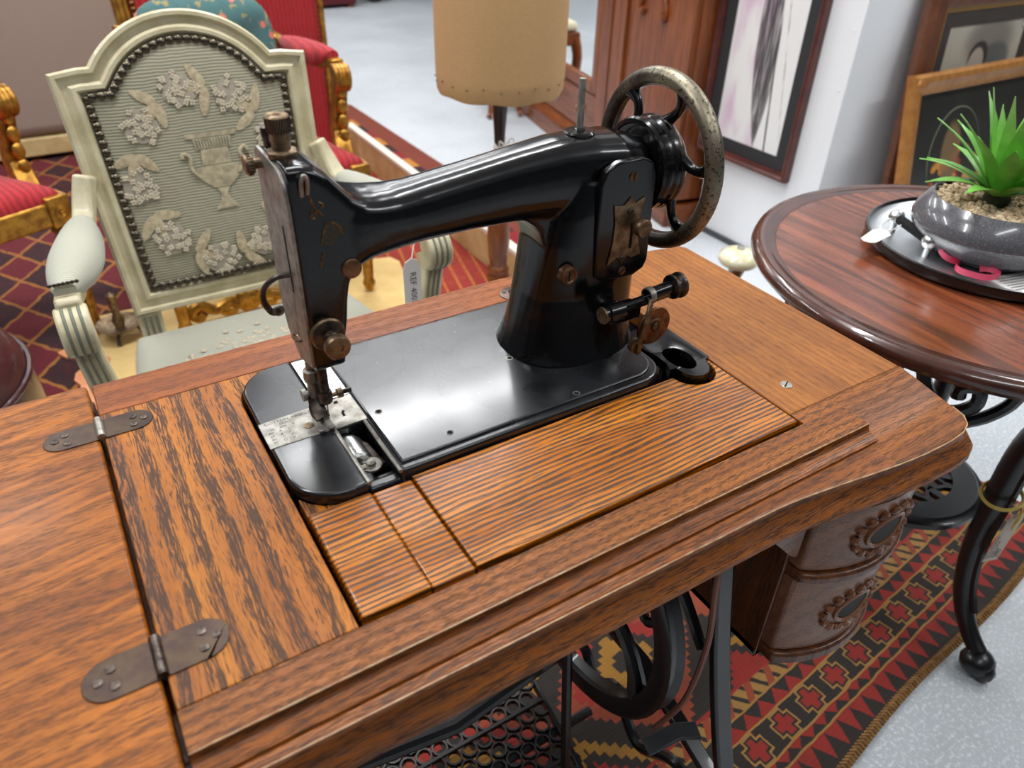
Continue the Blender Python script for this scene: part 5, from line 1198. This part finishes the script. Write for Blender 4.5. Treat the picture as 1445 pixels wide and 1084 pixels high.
gf = thing('leaning_gilt_frame', 'small empty gilt frame lying far back on the grey floor', 'frame', (2.02, 7.9, 0))
part('frame', MB().box(-0.35, 0.35, -0.04, 0.04, 0, 0.07).box(-0.35, -0.28, -0.04, 0.04, 0.07, 0.5).box(0.28, 0.35, -0.04, 0.04, 0.07, 0.5).box(-0.35, 0.35, -0.04, 0.04, 0.5, 0.57), M['gilt'], gf, bev=0.01)
part('backing', MB().box(-0.30, 0.30, -0.01, 0.01, 0.05, 0.52), M['linen'], gf)
# onyx and brass stand
on = thing('onyx_stand', 'brass stand with a pale onyx knob behind the table right corner', 'stand', (1.400, 1.150, 0.005))
part('base', MB().lathe([(0.09, 0), (0.09, 0.012), (0.05, 0.025), (0.018, 0.04)], seg=32), M['brass_dull'], on)
part('post', MB().lathe([(0.013, 0.03), (0.013, 0.32), (0.022, 0.345), (0.030, 0.356)], seg=20), M['brass_dull'], on)
part('onyx_knob', MB().lathe([(0.032, 0.354), (0.046, 0.362), (0.052, 0.372), (0.050, 0.384), (0.036, 0.395), (0.012, 0.402), (0.0001, 0.402)], seg=32), plain('pale yellow onyx', srgb(222, 210, 158), 0.2, c2=srgb(238, 234, 206), vscale=30, coat=0.5), on, smooth=60)
part('finial_nut', MB().lathe([(0.010, 0.401), (0.010, 0.406), (0.0001, 0.408)], seg=14), M['bright'], on)
# ------------------------------------------------------------------ pictures
def charcoal():
    m = Mat('charcoal and pink wash drawing'); x, y, z = m.pos()      # x across (0..1 right), z up, metres
    n = m.noise(scale=9, detail=4); st = m.noise(m.vec(x * 160.0, y, z * 6.0), 1.0, 3.0, 0.6)
    col = m.mix(srgb(232, 232, 230), srgb(216, 190, 208), (m.noise(m.vec(x * 9.0 + 3.0, y, z * 3.0), 1.0, 3.0)).step(0.42, 0.6) * (0.11 - (x + 0.05).abs()).step(0.0, 0.06))
    hw_ = (1.0 - (z / 0.34) * (z / 0.34)).max(0.0) * 0.050
    al = (hw_ - (x - 0.012 + z * 0.06).abs()).step(0.0, 0.006)
    col = m.mix(col, srgb(52, 50, 52), al * (st.step(0.3, 0.55) * 0.7 + 0.25))
    ln = (0.005 - (x - 0.052 + z * 0.10).abs()).step(0.0, 0.003); col = m.mix(col, srgb(40, 38, 40), ln * st.step(0.35, 0.5))
    ln2 = (0.003 - (x - 0.092 + z * 0.16).abs()).step(0.0, 0.002); col = m.mix(col, srgb(60, 58, 58), ln2 * st.step(0.45, 0.6) * 0.7)
    m.set(color=col, rough=0.6, coat=0.15); return m.m
def picture(name, label, W, H, fw, mats, loc, rot, mw=0.0, mat_m=None, art=None, lip=None):
    """a frame standing in local x (width) and z (height), facing -y"""
    t = thing(name, label, 'picture', loc)
    t.rotation_euler = rot
    pr = [(0, 0.0), (0, -0.022), (fw * 0.15, -0.030), (fw * 0.4, -0.030), (fw * 0.65, -0.020), (fw * 0.9, -0.018), (fw, -0.012), (fw, 0.0)]
    rect = [(-W / 2, 0), (W / 2, 0), (W / 2, H), (-W / 2, H)]
    for k in range(4):
        rows_ = []
        for o, d in pr:
            q = offset_poly(rect, o); a, b = q[k], q[(k + 1) % 4]; rows_.append([(a[0], d, a[1]), (b[0], d, b[1])])
        vs = [p for r in rows_ for p in r]
        fs = [(2 * i, 2 * i + 1, 2 * ((i + 1) % len(pr)) + 1, 2 * ((i + 1) % len(pr))) for i in range(len(pr))]
        part('frame_rail', MB().add(vs, fs), mats, t, smooth=30)
    if lip is not None:
        q = offset_poly(rect, fw); q2 = offset_poly(rect, fw + 0.014)
        part('inner_slip', MB().loft([[(x, -0.012, z) for x, z in q], [(x, -0.008, z) for x, z in q2], [(x, -0.002, z) for x, z in q2]], cap=False), lip, t)
        fw += 0.012
    q = offset_poly(rect, fw - 0.002)
    if mw:
        q2 = offset_poly(rect, fw + mw)
        part('mount', MB().loft([[(x, -0.006, z) for x, z in q], [(x, -0.006, z) for x, z in q2], [(x, -0.004, z) for x, z in q2]], cap=False), mat_m, t)
        q = offset_poly(rect, fw + mw - 0.002)
    a_ = MB().add([(x, 0, z - H / 2) for x, z in q], [(0, 1, 2, 3)])
    ap_ = part('picture_sheet', a_, art, t); ap_.location = (0, -0.0035, H / 2)
    part('backing', MB().box(-W / 2 + 0.005, W / 2 - 0.005, -0.002, 0.004, 0.005, H - 0.005), M['mahog_x'], t)
    return t
frame_red = plain('dark red brown frame', srgb(96, 44, 34), 0.3, c2=srgb(70, 32, 26), vscale=20, coat=0.3)
picture('charcoal_picture', 'charcoal and pink drawing in dark frame with black mount on the white wall', 0.435, 0.80, 0.026, frame_red, (2.1105, 1.812, 0.308), (0, 0, -PI / 2), 0.045, plain('black mount', srgb(42, 42, 44), 0.8), charcoal())
def portrait():
    m = Mat('faded photograph'); x, y, z = m.pos(); n = m.noise(scale=8, detail=3)
    def blob(cx, cz, rx, rz, s): return 1.0 - ((((x - cx) / rx) * ((x - cx) / rx) + ((z - cz) / rz) * ((z - cz) / rz)).step(1.0 - s, 1.0 + s))
    col = m.mix(srgb(188, 182, 166), srgb(166, 160, 146), n)
    col = m.mix(col, srgb(104, 98, 90), blob(0.03, 0.235, 0.13, 0.075, 0.7) * 0.75)
    col = m.mix(col, srgb(84, 90, 90), blob(0.075, 0.175, 0.09, 0.05, 0.4) * 0.8)
    col = m.mix(col, srgb(60, 56, 52), blob(-0.02, 0.185, 0.055, 0.050, 0.25))
    col = m.mix(col, srgb(176, 164, 150), blob(-0.025, 0.155, 0.045, 0.060, 0.2))
    m.set(color=col, rough=0.4, coat=0.4); return m.m
frame_br = plain('brown stained frame', srgb(116, 70, 46), 0.4, c2=srgb(92, 52, 34), vscale=25, coat=0.2)
pt = picture('portrait_photograph', 'faded portrait photograph in wide brown frame behind the gold framed still life', 0.76, 0.90, 0.105, frame_br, (2.715, 1.38, 0.055), (math.radians(-4.5), 0, 0), 0.045, plain('dark brown mount', srgb(56, 50, 46), 0.8), portrait(), plain('gilt slip', srgb(150, 116, 66), 0.4, metal=0.4))
part('sticker', MB().box(0.20, 0.235, -0.0075, -0.0065, 0.715, 0.745), M['paper'], pt)
def stilllife():
    m = Mat('dark oil still life'); x, y, z = m.pos(); n = m.noise(scale=7, detail=4)
    v = m.voro(scale=24)
    col = m.mix(srgb(34, 34, 32), srgb(58, 56, 50), n)
    reg = 1.0 - ((((x + 0.06) / 0.17) * ((x + 0.06) / 0.17) + ((z - 0.01) / 0.085) * ((z - 0.01) / 0.085)).step(0.7, 1.1))
    hue = m.noise(scale=14, detail=1)
    fr = m.mix(srgb(150, 44, 34), srgb(206, 138, 48), hue.step(0.45, 0.6)); fr = m.mix(fr, srgb(120, 60, 66), hue.step(0.36, 0.30))
    col = m.mix(col, fr, reg * v.lt(0.42)); col = m.mix(col, srgb(224, 190, 150), reg * v.lt(0.10))
    bot = 1.0 - (((x + 0.12) / 0.055) * ((x + 0.12) / 0.055) + ((z - 0.07) / 0.11) * ((z - 0.07) / 0.11)).step(0.6, 1.2)
    col = m.mix(col, srgb(140, 112, 78), bot * 0.7)
    e = ((x + 0.10) / 0.14) * ((x + 0.10) / 0.14) + ((z - 0.06) / 0.16) * ((z - 0.06) / 0.16)
    ring_ = (0.035 - (e - 1.0).abs()).step(0.0, 0.03) * (z + 0.02).step(0.0, 0.08)
    col = m.mix(col, srgb(158, 166, 132), ring_ * (0.35 + (x * -4.0)).max(0.2).min(0.9))
    m.set(color=col, rough=0.3, coat=0.3); return m.m
frame_go = plain('mellow gold frame', srgb(190, 134, 70), 0.36, metal=0.25, c2=srgb(164, 106, 52), vscale=30, coat=0.2)
gp = picture('still_life_painting', 'dark still life painting of fruit in mellow gold frame leaning by the wall', 0.80, 0.68, 0.062, frame_go, (2.655, 1.235, 0.018), (math.radians(-12), 0, 0.0), 0.0, None, stilllife())
for sx in (-1, 1):
    for zz in (0.03, 0.65):
        part('corner_ornament', MB().ball((sx * 0.372, -0.026, zz), (0.024, 0.010, 0.020), 10, 6).ball((sx * 0.345, -0.024, zz), (0.016, 0.007, 0.012), 8, 5), frame_go, gp)
# ------------------------------------------------------------------ round table
RC = (1.214, 0.510)
rt = thing('round_table', 'round mahogany table on black cast iron legs with a pierced lower shelf', 'table', (RC[0], RC[1], 0))
part('top', MB().lathe([(0.0001, 0.655), (0.325, 0.655), (0.325, 0.6798), (0.0001, 0.6798)], seg=96, cap=False), M['walnut'], rt, smooth=40)
part('rim', MB().lathe([(0.300, 0.652), (0.345, 0.652), (0.352, 0.656), (0.355, 0.662), (0.362, 0.666), (0.364, 0.672), (0.361, 0.680), (0.353, 0.6845), (0.343, 0.6850), (0.337, 0.6815), (0.3255, 0.6800)], seg=96, cap=False), M['walnut_rim'], rt, smooth=60)
ap_ = part('iron_apron', MB().lathe([(0.20, 0.640), (0.30, 0.640), (0.30, 0.652), (0.20, 0.652), (0.20, 0.640)], seg=48, cap=False), M['iron'], rt)
for k in range(12):
    a0 = 2 * PI * k / 12
    def Q(da, z, r=0.285): return (r * math.cos(a0 + da), r * math.sin(a0 + da), z)
    part('iron_scroll', MB().tube(catmull([Q(-0.22, 0.645), Q(-0.16, 0.600), Q(-0.04, 0.575), Q(0.06, 0.595), Q(0.05, 0.622), Q(-0.02, 0.618), Q(-0.02, 0.602)], 4), 0.010, 8), M['iron'], ap_)
    part('iron_scroll', MB().tube(catmull([Q(0.22, 0.645), Q(0.20, 0.61), Q(0.12, 0.58), Q(0.02, 0.56)], 4), 0.009, 8), M['iron'], ap_)
for k in range(3):
    dv = Vector((-0.19268, -0.98126)); an = math.atan2(dv.y, dv.x) + 2 * PI * k / 3
    c, s = math.cos(an), math.sin(an)
    P2 = lambda r, z: (r * c, r * s, z)
    lg = part('leg', MB().tube(catmull([P2(0.270, 0.648), P2(0.245, 0.60), P2(0.205, 0.53), P2(0.182, 0.45), P2(0.180, 0.34), P2(0.182, 0.24), P2(0.197, 0.156), P2(0.222, 0.100), P2(0.252, 0.064), P2(0.278, 0.045)], 4), [0.024] * 8 + [0.022] * 10 + [0.018] * 12 + [0.017] * 7, 12, flat=(0.85, 1.0)), M['iron'], rt, smooth=60)
    part('claw_foot', MB().ball(P2(0.285, 0.026), (0.030, 0.030, 0.026), 14, 8).ball(P2(0.303, 0.020), (0.018, 0.018, 0.020), 10, 6), M['iron'], lg)
    part('leg_rib', MB().tube(catmull([P2(0.228, 0.53), P2(0.204, 0.45), P2(0.201, 0.34), P2(0.201, 0.24), P2(0.216, 0.160), P2(0.240, 0.11)], 4), 0.006, 6), M['iron'], lg)
# pierced shelf: ring, hub and pattern bars
shf = part('shelf', MB().lathe([(0.092, 0.232), (0.140, 0.232), (0.147, 0.236), (0.147, 0.246), (0.138, 0.249), (0.134, 0.2535), (0.092, 0.2535), (0.092, 0.232)], seg=64, cap=False), M['iron'], rt, smooth=40)
part('shelf_hub', MB().lathe([(0.036, 0.236), (0.036, 0.2520), (0.030, 0.2545), (0.0001, 0.2545)], seg=32), M['iron'], shf)
for k in range(8):
    a0 = 2 * PI * k / 8
    P3_ = lambda r, da: (r * math.cos(a0 + da), r * math.sin(a0 + da), 0.246)
    part('shelf_bar', MB().bar([P3_(0.034, 0), P3_(0.065, 0.0), P3_(0.094, 0.0)], 0.016, 0.010, (0, 0, 1)), M['iron'], shf, bev=0.001)
    part('shelf_curl', MB().bar([P3_(0.060, 0.0), P3_(0.070, 0.22), P3_(0.080, 0.40), P3_(0.094, 0.46)], 0.009, 0.010, (0, 0, 1)), M['iron'], shf, bev=0.001)
    part('shelf_curl', MB().bar([P3_(0.060, 0.0), P3_(0.070, -0.22), P3_(0.080, -0.30), P3_(0.094, -0.28)], 0.007, 0.010, (0, 0, 1)), M['iron'], shf, bev=0.001)
# tied label on the near leg
tg = thing('leg_tag', 'buff price tag tied with yellow ribbon to the round table leg', 'tag', (1.178, 0.318, 0.300))
part('card', MB(Matrix.Rotation(math.radians(8), 4, 'Y') @ Matrix.Rotation(math.radians(-12), 4, 'Z')).box(-0.010, 0.026, -0.0216, -0.0204, -0.075, 0.030), plain('buff card', srgb(196, 182, 168), 0.8), tg)
Mt = Matrix.Rotation(math.radians(8), 4, 'Y') @ Matrix.Rotation(math.radians(-12), 4, 'Z')
lt_ = MB()
for i_, w_ in enumerate(('Decorative', 'cast iron', 'table', '\u00a395')):
    merge_mesh(lt_, text_mesh(w_, 0.0115, Mt @ Matrix.Translation((-0.004 + i_ * 0.0085, -0.0219, -0.068)) @ Matrix.Rotation(PI / 2, 4, 'X') @ Matrix.Rotation(PI / 2, 4, 'Z')))
part('lettering', lt_, M['print'], tg, smooth=0)
yr = plain('yellow ribbon', srgb(206, 176, 84), 0.5)
part('ribbon', MB().tube([(-0.002 + 0.030 * math.cos(2 * PI * k / 24), 0.010 + 0.030 * math.sin(2 * PI * k / 24), 0.050 + 0.008 * math.cos(2 * PI * k / 24)) for k in range(24)], 0.003, 6, closed=True, flat=(1.0, 1.4)), yr, tg)
part('bow', MB().tube(catmull([(0.004, -0.021, 0.046), (-0.010, -0.030, 0.040), (-0.018, -0.030, 0.020), (-0.010, -0.028, 0.012), (0.004, -0.024, 0.036)], 5), 0.0028, 6, flat=(0.6, 1.5)), yr, tg)
# ------------------------------------------------------------------ tray, bowl, plant
TC = (1.268, 0.545)
tr_ = thing('steel_tray', 'round polished steel tray with black rim on the round table', 'tray', (TC[0], TC[1], 0.680))
part('dish', MB().lathe([(0.0001, 0.0005), (0.160, 0.0005), (0.176, 0.003), (0.184, 0.012), (0.187, 0.016), (0.185, 0.017), (0.178, 0.008), (0.160, 0.004), (0.0001, 0.004)], seg=80, cap=False), plain('polished steel', (0.82, 0.84, 0.86), 0.38, metal=1.0, var=0.1, vscale=30), tr_, smooth=50)
part('black_rim', MB().lathe([(0.183, 0.005), (0.189, 0.005), (0.1915, 0.012), (0.190, 0.0205), (0.1865, 0.0215), (0.184, 0.0165), (0.183, 0.005)], seg=80, cap=False), plain('black lacquer', (0.006, 0.006, 0.007), 0.25, coat=0.4), tr_, smooth=50)
hd = part('handle', MB().cyl((1.190 - TC[0], 0.668 - TC[1], 0.030), (1.150 - TC[0], 0.578 - TC[1], 0.030), 0.0080, seg=14), M['black'], tr_)
for q in ((1.190, 0.668), (1.150, 0.578)):
    part('handle_end', MB().ball((q[0] - TC[0], q[1] - TC[1], 0.030), 0.0135, 14, 8).cyl((q[0] - TC[0], q[1] - TC[1], 0.004), (q[0] - TC[0], q[1] - TC[1], 0.028), 0.005, seg=12), M['bright'], hd)
BC = (1.252, 0.545)
bw_m = Mat('speckled grey glaze'); sp1 = bw_m.noise(scale=420, detail=3, rough=0.7); sp2 = bw_m.noise(scale=20, detail=3)
bw_m.set(color=bw_m.mix(bw_m.mix(srgb(74, 74, 78), srgb(98, 98, 102), sp2), srgb(122, 122, 124), sp1.step(0.48, 0.70)), rough=0.22, coat=0.5)
bwl = thing('glazed_bowl', 'speckled grey glazed bowl filled with gravel on the steel tray', 'bowl', (BC[0], BC[1], 0.6845))
part('body', MB().lathe([(0.0001, 0.0), (0.070, 0.0), (0.085, 0.004), (0.104, 0.018), (0.118, 0.038), (0.121, 0.050), (0.116, 0.064), (0.101, 0.086), (0.0975, 0.088), (0.095, 0.086), (0.108, 0.064), (0.090, 0.050), (0.0001, 0.050)], seg=64, cap=False), bw_m.m, bwl, smooth=60)
pb_ = MB(); rnd = random.Random(5)
for k in range(620):
    a = rnd.random() * 2 * PI; r = 0.094 * math.sqrt(rnd.random()); s_ = rnd.uniform(0.0028, 0.0055)
    pb_.at(Matrix.Translation((r * math.cos(a), r * math.sin(a), 0.079 + rnd.uniform(-0.002, 0.003))) @ Matrix.Rotation(rnd.random() * 6, 4, 'Z'))
    pb_.ball((0, 0, 0), (s_ * 1.3, s_, s_ * 0.8), 6, 4)
gv = Mat('tan gravel'); vv = gv.noise(scale=110, detail=1); gv.set(color=gv.mix(gv.mix(srgb(226, 204, 170), srgb(190, 162, 126), vv.step(0.35, 0.65)), srgb(120, 104, 86), gv.noise(scale=160).step(0.58, 0.66)), rough=0.7)
part('gravel', pb_.at(Matrix.Identity(4)), gv.m, bwl, kind='stuff')
part('gravel_bed', MB().lathe([(0.0001, 0.070), (0.098, 0.070), (0.094, 0.0775), (0.0001, 0.0785)], seg=40, cap=False), gv.m, bwl)
pl_ = thing('potted_succulent', 'green spiky artificial succulent planted in the grey bowl', 'plant', (1.248, 0.552, 0.760))
gm = Mat('green leaf'); gx, gy, gz = gm.pos(); gm.set(color=gm.mix(gm.mix(srgb(74, 146, 46), srgb(138, 200, 84), gm.noise(scale=40)), srgb(168, 198, 140), gz.step(0.10, 0.17) * 0.6), rough=0.4, coat=0.1)
part('stem', MB().lathe([(0.018, 0.0), (0.020, 0.014), (0.014, 0.035), (0.0001, 0.05)], seg=16), plain('dark plant stem', srgb(40, 52, 28), 0.6), pl_)
def blade(az, el, L, w, curl):
    pts = []; n = 9; x = 0.0; z = 0.016; e = el; r0 = 0.010
    rows_ = []
    px, pz_ = r0, z
    for i in range(n + 1):
        f = i / n; ww = w * (math.sin(PI * min(1, 0.25 + 0.75 * f)) ** 0.8) * (1 - f) ** 0.15 if f < 0.97 else 0.0004
        ww = max(ww, 0.0004)
        th = math.radians(e)
        nx, nz = -math.sin(th), math.cos(th)
        rows_.append([(px + nx * 0.003 * f * 0, -ww, pz_ + 0.25 * ww), (px, 0, pz_ - 0.15 * ww), (px, ww, pz_ + 0.25 * ww), (px + nx * 0.0018, 0, pz_ + nz * 0.0018)])
        px += L / n * math.cos(th); pz_ += L / n * math.sin(th); e += curl / n
    return MB(Matrix.Rotation(az, 4, 'Z')).loft([[r[0], r[1], r[2], r[3]] for r in rows_])
rnd = random.Random(21)
for k in range(34):
    ring_ = k // 12
    az = k * 2.39996 + rnd.uniform(-0.15, 0.15)
    el = (38, 58, 76)[min(2, ring_)] + rnd.uniform(-7, 7)
    part('leaf', blade(az, el, (0.115, 0.140, 0.150)[min(2, ring_)] * rnd.uniform(0.88, 1.1), 0.0150, -42 + 14 * ring_ + rnd.uniform(-8, 8)), gm.m, pl_, smooth=60)
# things lying on the tray
rbm = plain('pink red satin ribbon', srgb(198, 54, 88), 0.35)
rb = thing('pink_ribbon', 'curled pink satin ribbon lying on the tray edge', 'ribbon', (1.150, 0.515, 0.689))
for pts in ([(0.028, 0.030, 0.004), (0.018, 0.048, 0.010), (0.0, 0.046, 0.016), (-0.006, 0.028, 0.010), (0.010, 0.014, 0.004), (0.026, 0.022, 0.006)],
            [(0.010, 0.014, 0.003), (-0.012, 0.006, 0.004), (-0.022, -0.012, 0.006), (-0.010, -0.040, 0.006), (0.012, -0.048, 0.008), (0.020, -0.030, 0.008), (0.016, -0.016, 0.004)],
            [(0.018, 0.020, 0.004), (0.036, 0.006, 0.006), (0.046, -0.012, 0.003)]):
    part('loop', MB().tube(catmull(pts, 5), 0.0034, 6, flat=(0.35, 1.6), up=(0, 0, 1)), rbm, rb)
wt_ = thing('white_tag', 'blank white paper tag tied to the tray handle', 'tag', (1.135, 0.650, 0.690))
part('card', MB(Matrix.Rotation(math.radians(5), 4, 'Z')).prism([(-0.062, -0.012), (-0.054, -0.018), (-0.006, -0.016), (0.006, -0.004), (0.004, 0.010), (-0.010, 0.014), (-0.058, 0.006), (-0.064, -0.002)], 0.0125, 0.0135), M['paper'], wt_)
part('plastic_loop', MB().tube([(0.030 + 0.022 * math.cos(2 * PI * k / 20), 0.008 + 0.013 * math.sin(2 * PI * k / 20), 0.016 + 0.006 * math.cos(2 * PI * k / 20)) for k in range(20)], 0.0012, 5, closed=True), M['paper'], wt_)
cd = thing('printed_card', 'white printed care card half under the grey bowl', 'card', (1.205, 0.440, 0.6845))
part('sheet', MB(Matrix.Rotation(math.radians(-14), 4, 'Z')).box(-0.05, 0.05, -0.032, 0.032, 0.0, 0.0008), M['paper'], cd)
ct_ = MB()
for k in range(7): ct_.at(Matrix.Rotation(math.radians(-14), 4, 'Z')).box(-0.042, 0.040 - 0.01 * (k % 3), 0.022 - k * 0.007, 0.0236 - k * 0.007, 0.0009, 0.001)
part('printed_lines', ct_, M['print'], cd, kind='stuff', smooth=0)
